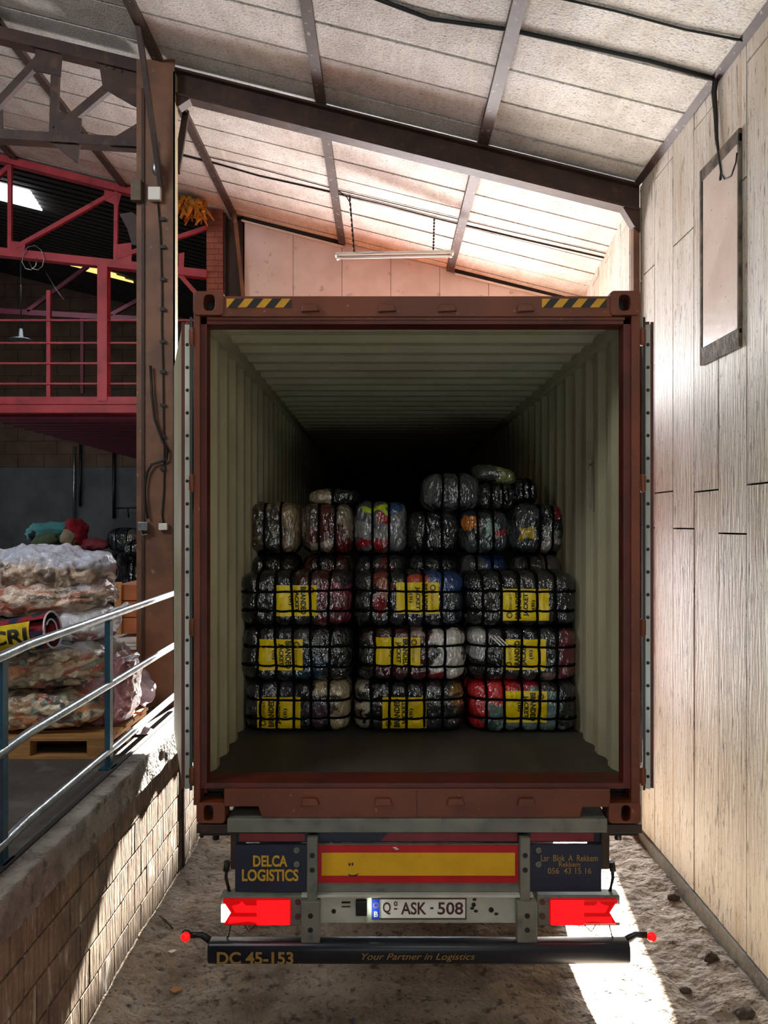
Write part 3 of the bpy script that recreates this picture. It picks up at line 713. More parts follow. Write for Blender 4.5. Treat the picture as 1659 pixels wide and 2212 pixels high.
mt_lens = M('tail_lens', 'd00008', rough=0.15, emit=(1, 0.004, 0.006, 1), estr=1.6)
mt_lensd = M('tail_lens_dark', '7a0006', rough=0.15, emit=(1, 0.003, 0.004, 1), estr=.35)
mt_lensb = M('tail_lens_bright', 'b00408', rough=0.15, emit=(1, 0.006, 0.006, 1), estr=1.3)
mt_rev = M('reverse_lens', 'ffffff', rough=0.15, emit=(1, 1, 0.97, 1), estr=6)
mt_plate = M('plate_white', 'e9e9e0', rough=0.35)
mt_eu = M('plate_blue', '2048c8', rough=0.35)
mt_maroon = M('plate_letters', '4a2024', rough=0.5)
tl = empty('trailer', (0.18, D, 0), 'dark trailer chassis rear with lit tail lamps under the container', 'trailer')
mb = MB(); pbox(mb, 492, 1766, 1310, 1796, D - .02, D + .25); mb.build('rear_beam', mt_tg, tl, bevel=.006)
mb = MB(); pbox(mb, 505, 1794, 1305, 1824, D + .03, D + .2); mb.build('rear_channel', mt_navy, tl)
for s, (x0, x1) in enumerate(((425, 497), (1308, 1386))):
    mb = MB(); pbox(mb, x0, 1780, x1, 1799, D - .01, D + .2); b = mb.build('twistlock_bracket', mt_brown, tl, bevel=.004)
    c0 = (x0 + x1) / 2
    mb = MB(); pbox(mb, c0 - 30, 1803, c0 + 34, 1810, D + .03, D + .07); mb.tube([P(c0 - 2, 1798, D + .08), P(c0 - 2, 1826, D + .08)], .02, 8); mb.tube([P(c0 - 30, 1806, D + .05), P(c0 - 30, 1816, D + .05)], .012, 8); mb.build('twistlock', mt_black, b)
for pts, nm in (([(515, 1804), (657, 1804), (657, 1821), (515, 1821)], mt_refd), ([(822, 1821), (838, 1803), (1119, 1803), (1119, 1821)], mt_refd), ([(1147, 1803), (1285, 1803), (1285, 1821), (1147, 1821)], mt_refd)):
    mb = MB(); mb.prism(ppoly(pts, D + .024), (0, .006, 0)); mb.build('reflective_strip', nm, tl)
# side flaps in navy
for x0, x1 in ((497, 510), (1300, 1318)):
    mb = MB(); pbox(mb, x0, 1770, x1, 1880, D + .01, D + .3); mb.build('end_plate', mt_brown, tl, bevel=.004)
lp = MB(); pbox(lp, 508, 1825, 662, 1926, D, D + .02); lp = lp.build('left_panel', mt_navy, tl)
rp = MB(); pbox(rp, 1145, 1825, 1299, 1926, D, D + .02); rp = rp.build('right_panel', mt_navy, tl)
def letter_px(s, x0, y0, x1, y1, mat, par, y, **k):
    a, b = P(x0, y0), P(x1, y1); return lettering(s, (a.x + b.x) / 2, (a.z + b.z) / 2, b.x - a.x, a.z - b.z, y, mat, par, **k)
letter_px('DELCA', 547, 1847, 621, 1872, mt_gold, lp, D - .003, bold=.03)
letter_px('LOGISTICS', 523, 1877, 645, 1903, mt_gold, lp, D - .003, bold=.03)
letter_px('Lar  Blok  A  Rekkem', 1168, 1846, 1291, 1860, mt_goldw, rp, D - .003, bold=.008)
letter_px('Rekkem', 1207, 1861, 1253, 1872, mt_goldw, rp, D - .003, bold=.008)
letter_px('056  43 15 16', 1183, 1874, 1277, 1887, mt_goldw, rp, D - .003, bold=.008)
for par, xs in ((lp, 641), (rp, 1163)):
    for py in (1836, 1866):
        mb = MB(); c = P(xs, py, D); mb.tube([c, c + Vector((0, -.008, 0))], .016, 16); mb.tube([c + Vector((0, -.006, 0)), c + Vector((0, -.014, 0))], .006, 8); mb.build('bolt', mt_tg, par)
# red and yellow marker board
mb = MB(); pbox(mb, 685, 1824, 1122, 1927, D + .004, D + .02); mb.build('backing_plate', mt_tg, tl)
mb = MB(); pbox(mb, 687, 1826, 1119, 1906, D - .004, D + .006); bd = mb.build('marker_board', mt_refr, tl)
mb = MB(); pbox(mb, 695, 1841, 1112, 1890, D - .008, D); mb.build('yellow_field', mt_refy, bd)
mb = MB(); mb.prism(ppoly([(752, 1886), (760, 1889), (768, 1888), (775, 1884), (770, 1891), (756, 1891)], D - .011), (0, .004, 0)); pbox(mb, 753, 1863, 757, 1868, D - .011, D - .007); pbox(mb, 760, 1862, 763, 1868, D - .011, D - .007); mb.build('scuff', mt_black, bd)
mb = MB(); pbox(mb, 849, 1829, 857, 1831, D - .007, D - .003); pbox(mb, 853, 1832, 861, 1834, D - .007, D - .003); mb.build('worn_mark', mt_white, bd)
# brackets
for x0, x1, xa, xb in ((665, 687, 653, 693), (1121, 1142, 1113, 1156)):
    mb = MB(); pbox(mb, x0, 1804, x1, 1942, D - .04, D + .01); br = mb.build('upright_bracket', mt_tg, tl, bevel=.003)
    mb = MB(); pbox(mb, xa, 1936, xb, 2024, D - .06, D - .01); mb.build('foot_plate', mt_tg, br, bevel=.004)
    for px, py, yy in (((x0 + x1) / 2, 1841, D - .04), ((x0 + x1) / 2, 1872, D - .04), ((xa + xb) / 2, 1966, D - .06), ((xa + xb) / 2, 1996, D - .06)):
        mb = MB(); c = P(px, py, yy); mb.tube([c + Vector((0, .002, 0)), c + Vector((0, -.002, 0))], .014, 14); mb.build('bolt_hole', mt_black, br)
# number plate beam
mb = MB(); pbox(mb, 652, 1930, 1150, 1994, D + .0, D + .06); pbox(mb, 652, 1928, 1150, 1934, D - .03, D + .02); bm_ = mb.build('plate_beam', mt_tw, tl, bevel=.003)
mb = MB(); pbox(mb, 803, 1937, 1007, 1983, D - .012, D - .004); pl = mb.build('number_plate', mt_plate, tl, bevel=.003)
mb = MB(); a = []
for (x0, y0, x1, y1) in ((803, 1937, 1007, 1939.5), (803, 1980.5, 1007, 1983), (803, 1937, 805.5, 1983), (1004.5, 1937, 1007, 1983)): pbox(mb, x0, y0, x1, y1, D - .016, D - .01)
mb.build('plate_rim', mt_maroon, pl)
mb = MB(); pbox(mb, 804.5, 1939, 820, 1982, D - .0165, D - .0115); mb.build('country_band', mt_eu, pl)
letter_px('B', 808, 1965, 816.5, 1977, mt_plate, pl, D - .018, bold=.03)
mb = MB()
for k in range(12):
    t = k * math.pi / 6; c = P(812.3 + 5.2 * math.cos(t), 1952 + 5.2 * math.sin(t), D - .017); mb.box(c - Vector((.002, .001, .002)), c + Vector((.002, .001, .002)))
mb.build('star_ring', mt_refy, pl)
letter_px('Q', 827, 1946, 844, 1973, mt_maroon, pl, D - .0135, bold=.02)
letter_px('ASK', 866, 1946, 921, 1973, mt_maroon, pl, D - .0135, bold=.02)
letter_px('508', 945, 1946, 1000, 1973, mt_maroon, pl, D - .0135, bold=.02)
mb = MB()
pbox(mb, 929, 1957, 936, 1961, D - .0145, D - .012); pbox(mb, 851, 1959, 858, 1962, D - .0145, D - .012)
mb.build('dash', mt_maroon, pl)
mb = MB(); n = 20
o_ = [P(854.5 + 4 * math.cos(2*math.pi*i/n), 1949.5 + 5 * math.sin(2*math.pi*i/n), D - .0145) for i in range(n)]; i_ = [P(854.5 + 2 * math.cos(2*math.pi*i/n), 1949.5 + 3 * math.sin(2*math.pi*i/n), D - .0145) for i in range(n)]
mb.ring(o_, i_, (0, .003, 0)); mb.build('seal', mt_maroon, pl)
mb = MB(); pbox(mb, 769, 1941, 793, 1972, D - .035, D); mb.build('plate_lamp', mt_black, tl, bevel=.004)
light('AREA', 'plate_lamp_light', 0.12, (.82, 1.0, .88), P(794, 1957, D - .03), (1, .35, 0), .05, .08)
for px, py, r in ((1023, 1954, .012), (1061, 1965, .014), (721, 1968, .012)):
    mb = MB(); c = P(px, py, D); mb.tube([c, c + Vector((0, -.004, 0))], r, 12); mb.build('hole', mt_black, bm_)
for px, py in ((1025, 1943), (1020, 1962), (1028, 1968), (1072, 1974)):
    mb = MB(); c = P(px, py, D); mb.ball(c, .012, 5, 1, .1, .7); mb.build('grease_spot', mt_black, bm_)
mb = MB(); pbox(mb, 738, 1947, 757, 1951, D - .003, D + .001); mb.build('slot', mt_black, bm_)
mb = MB(); pbox(mb, 738, 1957, 757, 1959, D - .003, D + .001); mb.build('slot', mt_black, bm_)
# tail lamps
for s in (-1, 1):
    def X(a): return a if s < 0 else 1814.0 - a      # mirrored about the trailer centre line
    def pb(mb, a, y0, b, y1, ya, yb): pbox(mb, min(X(a), X(b)), y0, max(X(a), X(b)), y1, ya, yb)
    mb = MB(); pb(mb, 478, 1929, 656, 1994, D - .03, D + .05); lm = mb.build('tail_lamp', mt_tg, tl, bevel=.008)
    mb = MB(); pb(mb, 484, 1934, 630, 1990, D - .045, D - .02); mb.build('lens', mt_lensd, lm, bevel=.014)
    mb = MB(); pb(mb, 558, 1936, 628, 1988, D - .0475, D - .044); mb.prism([P(X(a), b, D - .047) for a, b in ((505, 1948), (520, 1944), (526, 1938), (534, 1947), (560, 1947), (560, 1962), (512, 1962))], (0, .003, 0))
    mb.prism([P(X(a), b, D - .047) for a, b in ((500, 1971), (560, 1971), (560, 1984), (540, 1980), (496, 1985))], (0, .003, 0)); mb.build('lit_field', mt_lens, lm)
    mb = MB(); mb.prism([P(X(a), b, D - .049) for a, b in ((482, 1945), (490, 1944), (502, 1962), (490, 1982), (482, 1982))], (0, .005, 0)); mb.build('reverse_lamp', mt_rev, lm)
    for py in (1942, 1973):
        mb = MB(); c = P(X(645), py, D - .03); mb.tube([c, c + Vector((0, -.006, 0))], .016, 12); mb.build('screw', mt_maroon, lm)
    light('AREA', 'tail_lamp_glow', .9, (1, .02, .02), P(X(570), 1962, D - .06), (0, -1, -.05), .35, .12)
    mb = MB(); mb.tube([P(X(500), 1994, D - .02), P(X(498), 2012, D - .05), P(X(490), 2024, D)], .004, 6); mb.build('wire', mt_cable, tl); mb = MB(); mb.tube([P(X(530), 1994, D - .02), P(X(540), 2006, D - .03), P(X(556), 1994, D)], .003, 6)
    mb.build('wire', mt_cable, tl); mb = MB(); mb.tube([P(X(486), 1880, D + .05), P(X(484), 1905, D + .05), P(X(494), 1930, D + .02)], .01, 6); mb.tube([P(X(487), 1870, D + .05), P(X(484), 1890, D + .05)], .018, 8); mb.build('cable_plug', mt_cable, tl)
# underrun bar with round edges
mb = MB(); a, b = P(455, 2022), P(1352, 2069); n = 24; hz_ = (a.z - b.z) / 2; cz_ = (a.z + b.z) / 2
prof = []
for i in range(n):
    t = 2 * math.pi * (i + .5) / n; c, s_ = math.cos(t), math.sin(t); p = (abs(c) ** 3.5 + abs(s_) ** 3.5) ** (1 / 3.5)
    prof.append((D - .03 + .05 * c / p, cz_ + hz_ * s_ / p))
xs = [a.x, a.x + .008, b.x - .008, b.x]; sc_ = [.93, 1, 1, .93]; v = []
for x, k in zip(xs, sc_): v += [(x, (y - D + .03) * k + D - .03, (z - cz_) * k + cz_) for y, z in prof]
f = [(i*n+j, i*n+(j+1) % n, (i+1)*n+(j+1) % n, (i+1)*n+j) for i in range(3) for j in range(n)] + [tuple(range(n)), tuple(3*n + j for j in range(n))]
mb.add(v, f, True); ub = mb.build('underrun_bar', mt_navd, tl)
letter_px('DC 45-153', 476, 2037, 638, 2064, mt_goldw, ub, D - .084, bold=.03)
letter_px('Your Partner in Logistics', 783, 2040, 1022, 2058, mt_goldw, ub, D - .084, shear=.35)
for s in (-1, 1):
    def X(a): return a if s < 0 else 1807.0 - a
    mb = MB(); mb.tube([P(X(458), 2034, D), P(X(447), 2026, D), P(X(436), 2014, D - .02), P(X(414), 2013, D - .03)], [.02, .02, .017, .017], 10); arm = mb.build('marker_lamp', mt_black, tl)
    mb = MB(); c = P(X(405), 2015, D - .04); mb.ball(c, .026, 8, 1, .8, 1); mb.build('lens', mt_lensb, arm)
    mb = MB(); mb.ball(c + Vector((0, .016, .006)), .028, 8, 1, .6, 1); mb.build('lamp_cup', mt_black if s < 0 else mt_white, arm)
# chassis under the container
for x in (-.32, .68):
    mb = MB(); mb.box((x - .06, D + .2, .8), (x + .06, D + 11, .83)); mb.box((x - .006, D + .2, .83), (x + .006, D + 11, 1.12)); mb.box((x - .06, D + .2, 1.12), (x + .06, D + 11, 1.17)); mb.build('chassis_rail', mt_tg, tl)
for i, yy in enumerate((6.3, 7.6, 8.9)):
    mb = MB(); mb.tube([(-.85, yy, .5), (1.2, yy, .5)], .06, 10); ax = mb.build('axle', mt_black, tl)
    for xa, xb in ((-1.0, -.66), (1.02, 1.36)):
        mb = MB(); mb.tube([(xa, yy, .5), (xa + .03, yy, .5), (xb - .03, yy, .5), (xb, yy, .5)], [.44, .5, .5, .44], 28); mb.build('wheel', M('tyre', '161616', rough=.9) if 'tyre' not in bpy.data.materials else bpy.data.materials['tyre'], ax)

# ---------------------------------------------------------------- bales of clothes
def superq(c, n):
    p = (abs(c[0]) ** n + abs(c[1]) ** n + abs(c[2]) ** n) ** (1.0 / n)
    return (c[0] / p, c[1] / p, c[2] / p)
def cube_grid(nx, ny, nz):
    idx = {}; pts = []; faces = []
    def g(a, b, c):
        k = (a, b, c)
        if k not in idx: idx[k] = len(pts); pts.append((2.0*a/nx-1, 2.0*b/ny-1, 2.0*c/nz-1))
        return idx[k]
    for i in range(nx):
        for k in range(nz):
            faces.append((g(i,0,k), g(i+1,0,k), g(i+1,0,k+1), g(i,0,k+1))); faces.append((g(i,ny,k), g(i,ny,k+1), g(i+1,ny,k+1), g(i+1,ny,k)))
    for i in range(nx):
        for j in range(ny):
            faces.append((g(i,j,0), g(i,j+1,0), g(i+1,j+1,0), g(i+1,j,0))); faces.append((g(i,j,nz), g(i+1,j,nz), g(i+1,j+1,nz), g(i,j+1,nz)))
    for j in range(ny):
        for k in range(nz):
            faces.append((g(0,j,k), g(0,j,k+1), g(0,j+1,k+1), g(0,j+1,k))); faces.append((g(nx,j,k), g(nx,j+1,k), g(nx,j+1,k+1), g(nx,j,k+1)))
    return pts, faces
GRID = {}
def cgrid(*a):
    if a not in GRID: GRID[a] = cube_grid(*a)
    return GRID[a]
def color_mesh(o, cols):
    at = o.data.color_attributes.new('Col', 'FLOAT_COLOR', 'POINT')
    flat = []
    for c in cols: flat += list(c[:3]) + [1.0]
    at.data.foreach_set('color', flat)

def make_bale(loc, size, pal, label, group, seed, vs_=(-.68, -.36, -.05, .27, .6), hs=(-.42, .3), patches=(), n=6.0, res=(56, 14, 30), lab=None, rot=None, cells=16, name='clothes_bale', wr_=.008):
    hx, hy, hz = [s / 2 for s in size]; r = random.Random(seed)
    root = empty(name, (0, 0, 0), label, 'bale', group)
    off = Vector((seed * 3.1, seed * 1.7, seed * .9))
    def full(q):
        x, y, z = q
        av = sum(.075 * math.exp(-((x - u) * hx / .022) ** 2) for u in vs_)
        ah = sum(.05 * math.exp(-((z - u) * hz / .02) ** 2) for u in hs)
        X, Y, Z = hx * x * (1 - .5 * ah), hy * y * (1 - .5 * av - .5 * ah), hz * z * (1 - av)
        p = Vector((X, Y, Z)); d = noise.noise(p * 7 + off) * .010 + noise.noise(p * 17 + off) * .005 + (.35 - abs(noise.noise(Vector((p.x * 26, p.y * 26, p.z * 15)) + off))) * wr_
        nrm = Vector((x ** 3, y ** 3, z ** 3)); 
        if nrm.length > 1e-6: p += nrm.normalized() * d
        return p
    pts, faces = cgrid(*res)
    cc = [(r.uniform(-1, 1), r.uniform(-1, 1), r.uniform(-1, 1), pal[i % len(pal)]) for i in range(cells)]
    V = []; cols = []
    for c in pts:
        q = superq(c, n); V.append(full(q))
        w = Vector((q[0] * 2, q[1] * 2, q[2] * 2)) + off
        ux = q[0] + noise.noise(w * 1.7) * .16; uz = q[2] + noise.noise(w * 1.5 + Vector((9, 9, 9))) * .28
        best = min(cc, key=lambda k: (k[0] - ux) ** 2 * 3.0 + (k[1] - q[1]) ** 2 + (k[2] - uz) ** 2 * .9); col = best[3]
        if q[1] < .5:
            for (a, b, e, f, pc) in patches:
                if a < ux < b and e < uz < f: col = pc
        cols.append(lin(col))
    mb = MB(); mb.add(V, faces, True); body = mb.build('wrapped_bundle', mt_bale, root, org=Vector((0, 0, 0)), fix=False); color_mesh(body, cols)
    def loop(fn, w, axis):
        m = 72; mb = MB(); vv = []
        for i in range(m):
            t = 2 * math.pi * i / m; q = fn(t); p = full(q)
            o = Vector((q[0] ** 3, q[1] ** 3, q[2] ** 3)); o[axis] = 0; o.normalize()
            a = Vector((0, 0, 0)); a[axis] = w
            vv += [p + o * .010 - a, p + o * .010 + a, p - o * .004 + a, p - o * .004 - a]
        fs = []
        for i in range(m):
            j = (i + 1) % m
            for k in range(4): fs.append((i*4+k, i*4+(k+1) % 4, j*4+(k+1) % 4, j*4+k))
        mb.add(vv, fs, False); return mb.build('strap', mt_strap, root, org=Vector((0, 0, 0)))
    for u in vs_:
        k = (1 - abs(u) ** n) ** (1 / n); j = r.uniform(-.03, .03)
        def fv(t, u=u, k=k, j=j):
            c, s = math.cos(t), math.sin(t); p = (abs(c) ** n + abs(s) ** n) ** (1 / n); return (u + j * s, k * c / p, k * s / p)
        loop(fv, .0095, 0)
    for u in hs:
        k = (1 - abs(u) ** n) ** (1 / n); j = r.uniform(-.06, .06)
        def fh(t, u=u, k=k, j=j):
            c, s = math.cos(t), math.sin(t); p = (abs(c) ** n + abs(s) ** n) ** (1 / n); return (k * c / p, k * s / p, u + j * c)
        loop(fh, .0075, 2)
    if lab:
        x0, x1, z0, z1, rot_ = lab
        def surf(x, z, e=.0045):
            qx, qz = x / hx, z / hz; qy = -max(0.0, 1 - abs(qx) ** n - abs(qz) ** n) ** (1 / n); return full((qx, qy, qz)).y - e
        mb = MB(); mb.grid(lambda a, b: (x0 + (x1 - x0) * a, surf(x0 + (x1 - x0) * a, z0 + (z1 - z0) * b), z0 + (z1 - z0) * b), 36, 16)
        lo = mb.build('yellow_label', mt_label, root, org=Vector((0, 0, 0)), fix=False)
        cz_ = (z0 + z1) / 2; w = x1 - x0; h = z1 - z0; sg = 1 if rot_ > 0 else -1; Z0 = Vector((0, 0, 0))
        cx_ = (x0 + x1) / 2; s2 = lambda x, z: surf(x, z, .0062)
        def ln(s, dx, ln_, ht, bold=0, dz=0): lettering(s, cx_ + sg * dx * w, cz_ + dz * h, ln_ * h, ht * w, 0, mt_ink, lo, surf=s2, org=Z0, rot=rot_, bold=bold)
        ln('BRANDED', -.17, .9, .13, .04); ln('JACKET', .0, .72, .125, .04); ln('(B)', .16, .3, .1, .02)
        ln('EXPORT', -.34, .5, .06, 0, sg * .1)
        mb = MB(); m = 20; cxr, czr = cx_ - sg * .36 * w, cz_ - sg * .33 * h
        oo = []; ii = []
        for i in range(m):
            t = 2 * math.pi * i / m
            for lst, rr_ in ((oo, .022), (ii, .012)):
                x, z = cxr + rr_ * math.cos(t), czr + rr_ * math.sin(t); lst.append(Vector((x, s2(x, z), z)))
        mb.ring(oo, ii, (0, .001, 0)); mb.build('round_emblem', M('emblem_ink', '6a5a10') if 'emblem_ink' not in bpy.data.materials else bpy.data.materials['emblem_ink'], lo, org=Z0)
    root.location = loc
    if rot: root.rotation_euler = rot
    return root

BG = 'labelled bales of jackets in the front of the container'
dk = ['141416', '1b1c20', '0f0f11', '232427', '18191d']
ZF = 5.16; kz = ZF / 1600
def fb(px0, px1, row, pal, label, seed, lab, patches=(), **k):
    x0, x1 = (px0 - 829.5) * kz, (px1 - 829.5) * kz; y0, y1 = ((1235, 1356), (1355, 1475), (1473, 1594))[row]
    z1, z0 = CH - (y0 - 1132) * kz, CH - (y1 - 1132) * kz
    if row == 2: z0 = 1.336
    cx, cz_ = (x0 + x1) / 2, (z0 + z1) / 2
    a, b, c, d, r = lab; L = ((a - 829.5) * kz - cx, (b - 829.5) * kz - cx, CH - (d - 1132) * kz - cz_, CH - (c - 1132) * kz - cz_, r)
    return make_bale((cx, ZF + .27, cz_), (x1 - x0 - .004, .54, z1 - z0 - .002), pal, label, BG, seed, patches=patches, lab=L, **k)
R = math.pi / 2
fb(514, 760, 0, dk + ['2a2420'], 'dark labelled bale with maroon clothes at its right end, top left of the front stack', 11, (597, 684, 1264, 1331, -R), [(.35, 1.1, -1.1, .45, '5c1424'), (.45, 1.1, .2, .6, '7a1c40'), (.1, .7, .55, 1.2, '4a1218')])
fb(763, 1004, 0, dk + ['1a2230', '202a3c'], 'labelled bale with navy, orange and blue clothes, top middle of the front stack', 12, (856, 948, 1258, 1326, -R), [(-.62, -.3, .1, .9, '8a3a24'), (-.1, .5, .55, .85, 'c2441c'), (.3, 1.1, .2, 1.1, '24427c'), (-.62, -.45, -.6, .1, '8a1c24')])
fb(1003, 1252, 0, dk, 'nearly all black labelled bale, top right of the front stack', 13, (1087, 1186, 1272, 1341, R), [(-.2, .8, .4, 1.1, '26241f')])
fb(516, 762, 1, dk + ['1c2a30', '20303a'], 'black labelled bale with dim blue clothes, middle left of the front stack', 14, (559, 654, 1381, 1448, -R), [(.1, .55, -.9, -.1, '17374c'), (-.2, .3, .6, 1.1, '3a3a3c')])
fb(770, 1010, 1, ['1d1d20', '2b2224', '301c1c'], 'maroon labelled bale with white jacket at its right, middle of the front stack', 15, (812, 908, 1377, 1441, -R), [(-.68, .35, -.8, .8, '4c1418'), (-.1, .25, .75, 1.1, 'a89088'), (.35, .72, -.75, .85, 'c9c2ba'), (.72, 1.1, -1, .9, 'c4bdb4'), (.3, .5, -.35, .45, '1a1a1e'), (.86, 1.1, -.1, .45, '202226'), (.2, .7, -1.2, -.62, '8c1420')])
fb(1012, 1253, 1, dk + ['1a1c24'], 'black labelled bale with white slanted stripes, middle right of the front stack', 16, (1086, 1179, 1381, 1447, R), [(-1.1, -.72, -.1, .8, '9a9690'), (-1.1, -.62, .55, 1.1, 'a8a49c'), (.62, 1.1, -1, .8, '6a1a2c'), (.4, .72, -1.2, -.7, '8a6a64')])
fb(524, 757, 2, dk + ['30262e', '2c2a34'], 'bale with cream cloth at its right end, bottom left of the front stack', 17, (555, 649, 1506, 1574, R), [(.28, .62, .45, 1.2, '9c8c66'), (.62, 1.1, -1.2, .9, 'a89a7c'), (.55, .8, -.2, .5, '4a3c30'), (.18, .62, -.7, .35, '453444')])
fb(763, 1006, 2, dk + ['1e2026'], 'bale with black and white patterned cloth at its left, bottom middle of the front stack', 18, (826, 921, 1506, 1574, R), [(-1.1, -.72, -1.2, 1, 'b8ae9c'), (-.95, -.72, .1, .7, '161616'), (-.92, -.8, -.55, -.1, '2a1418'), (.7, 1.1, -.2, 1.1, '3c342a'), (.72, 1.0, .5, .9, '8a6428'), (.85, 1.0, .15, .4, '9c6a34')])
fb(1012, 1254, 2, ['6c8680', '5f7a76', '6f8a84'], 'bale with bright red and mint green clothes, bottom right of the front stack', 19, (1090, 1181, 1493, 1561, -R), [(-1.2, -.62, -1.2, 1.2, 'c81c24'), (-.62, -.22, .1, 1.2, 'd01c22'), (-.72, -.5, -1.1, -.35, '2c4a44'), (-.2, .5, .78, 1.2, 'a8202c'), (.68, 1.2, -1.2, 1.2, '16181e'), (.3, .8, .7, 1.2, '1a1c20')])
# three slanted stripes on the black jacket
bl = [o for o in C.objects if o.name.startswith('clothes_bale')][5]
wr = [c for c in bl.children if c.name.startswith('wrapped')][0]
mb = MB()
for k in range(3):
    x = -.245 + k * .026
    mb.prism([(x, -.281, .135), (x + .014, -.281, .135), (x + .084, -.281, .068), (x + .07, -.281, .068)], (0, .012, 0))
mb.build('white_stripes', mt_white, wr, org=Vector((0, 0, 0)))

# second stack, standing behind
cols2 = [(530, 645), (648, 763), (764, 880), (880, 993), (994, 1104), (1104, 1226)]
p4 = [(['8c7a64', '6e604e', '9a8468', '4c443a', '3a3430'], 'beige'), (['8a7c6a', '5a2422', '6e2a28', '4a4038', '9a9080'], 'beige and maroon'), (['77787a', '8c8e90', '5c6064', '606468'], 'silvery grey'), (['16181c', '20242c', '141820', '2a2c30'], 'glossy black'), (['5a5c60', '34383c', '40464c', '6c8078'], 'grey and mint'), (['3c4042', '2a2e30', '606464', '8a8478'], 'dark grey')]
ex4 = [(), [(-.3, .2, .2, 1.1, '5c1c1e'), (.35, .8, -1.1, -.5, '6a1420')], [(-.6, .3, .55, .85, 'c8e01c'), (-.1, .4, .15, .5, 'a82424'), (.3, .8, .6, 1, '24507c'), (-.8, .3, -.8, -.45, 'a01c24')], (), [(-.9, -.3, .1, .7, 'd8781c'), (.0, .4, -.2, .4, '8cb0a4'), (.3, .9, -.15, .1, 'a02838')], [(-.7, -.1, -.35, 0, 'c8a80c'), (.5, .9, .4, .8, '8c2434'), (0, .5, -1, -.4, 'b0a498'), (.5, 1, -.6, -.3, 'a89c88')]]
Z2 = 5.72
G4 = 'row of small bales on top behind the labelled bales'; G3 = 'partly hidden small bales under the top row'; G1 = 'bales hidden behind the front stack'
pos6 = ['leftmost', 'second from left', 'third, with a lime stripe', 'fourth from left', 'fifth, with an orange patch', 'rightmost, with a yellow patch']
p3 = [(['2a2420', '1e1c1a'], ()), (['4a1c1e', '2a2224', '5a5a30'], ()), (['34363a', '7a1c28', '4c4c50'], ()), (['34363a', '24262c', '2c3444'], ()), (['24407c', '3a3e44', '8c3c20', '606468'], ()), (['54544c', '7c746c', '3c3c38', '8c7c74'], ())]
for i, (a, b) in enumerate(cols2):
    k2 = Z2 / 1600; x0, x1 = (a - 829.5) * k2, (b - 829.5) * k2
    hh = (.408, .40, .41, .335, .345, .395)[i]
    for row in range(4):
        z0 = 1.336 + .41 * row; sz = (x1 - x0 - .004, .55, .408)
        cx = (x0 + x1) / 2
        if row < 2:
            if row == 0 and i == 0: hid = make_bale((cx, Z2 + .29, z0 + .204), sz, dk, 'dark bale standing hidden behind the front stack', G1, 40, vs_=(-.3, .3), hs=(), res=(12, 8, 12)); proto = hid
            else:
                c = proto.copy(); C.objects.link(c); c.location = (cx, Z2 + .29, z0 + .204)
                for ch in list(proto.children):
                    d = ch.copy(); C.objects.link(d); d.parent = c
        elif row == 2:
            make_bale((cx, Z2 + .29, z0 + .204), sz, p3[i][0], ['leftmost very dark', 'second from left, maroon', 'third from left, grey and red', 'fourth from left, dark blue grey', 'fifth from left, blue and rust', 'rightmost pale brown grey'][i] + ' bale peeping out under the top row', G3, 50 + i, vs_=(-.35, .3), hs=(), res=(30, 14, 22), n=4.2)
        else:
            make_bale((cx, Z2 + .28, z0 + hh / 2), (sz[0], sz[1], hh), p4[i][0], p4[i][1] + ' plastic wrapped bale in the top row, ' + pos6[i], G4, 60 + i, vs_=(-.3, .32) if i != 5 else (.05, .5), hs=(), patches=ex4[i], res=(64, 18, 60), n=4.6, cells=22, wr_=.016)
k6 = 6.15 / 1600
def tb(px0, px1, py0, py1, Y, pal, label, seed, rot=None, vs_=(-.3, .25), patches=(), n=3.4):
    k = Y / 1600; x0, x1 = (px0 - 829.5) * k, (px1 - 829.5) * k; z1 = CH - (py0 - 1132) * k; z0 = CH - (py1 - 1132) * k
    make_bale(((x0 + x1) / 2, Y + .25, (z0 + z1) / 2), (x1 - x0, .5, z1 - z0), pal, label, 'loose bales thrown on top of the stack', seed, vs_=vs_, hs=(), patches=patches, res=(56, 18, 50), n=n, rot=rot, wr_=.016)
tb(912, 1040, 1020, 1106, 5.74, ['3c3e42', '4c4e52', '2a2c30', '5c5e60'], 'shiny grey bale lying highest of the strapped ones, right of centre', 81)
tb(1030, 1120, 1040, 1106, 5.80, ['26272a', '1c1d20', '34322c'], 'dark bale under the crumpled grey bag on top of the stack', 84)
tb(1024, 1124, 1004, 1044, 5.80, ['3e3e3c', '56564c', '8a8a58', '2c2c2c'], 'crumpled grey bag at the very top of the stack', 82, rot=(0, .16, 0), vs_=(), n=2.6)
tb(1112, 1166, 1032, 1092, 5.84, ['0e0e10', '141416'], 'black bale on top of the stack beside the right lining', 83)
tb(664, 775, 1056, 1090, 5.78, ['a89a80', '1c1c20', '202024', '5c2420'], 'cream and black bale on top of the left part of the stack', 85, vs_=(0.0,), patches=[(-1.1, -.1, -1.1, 1.1, 'a09078'), (-.05, 1.2, -1.2, 1.2, '121316')])

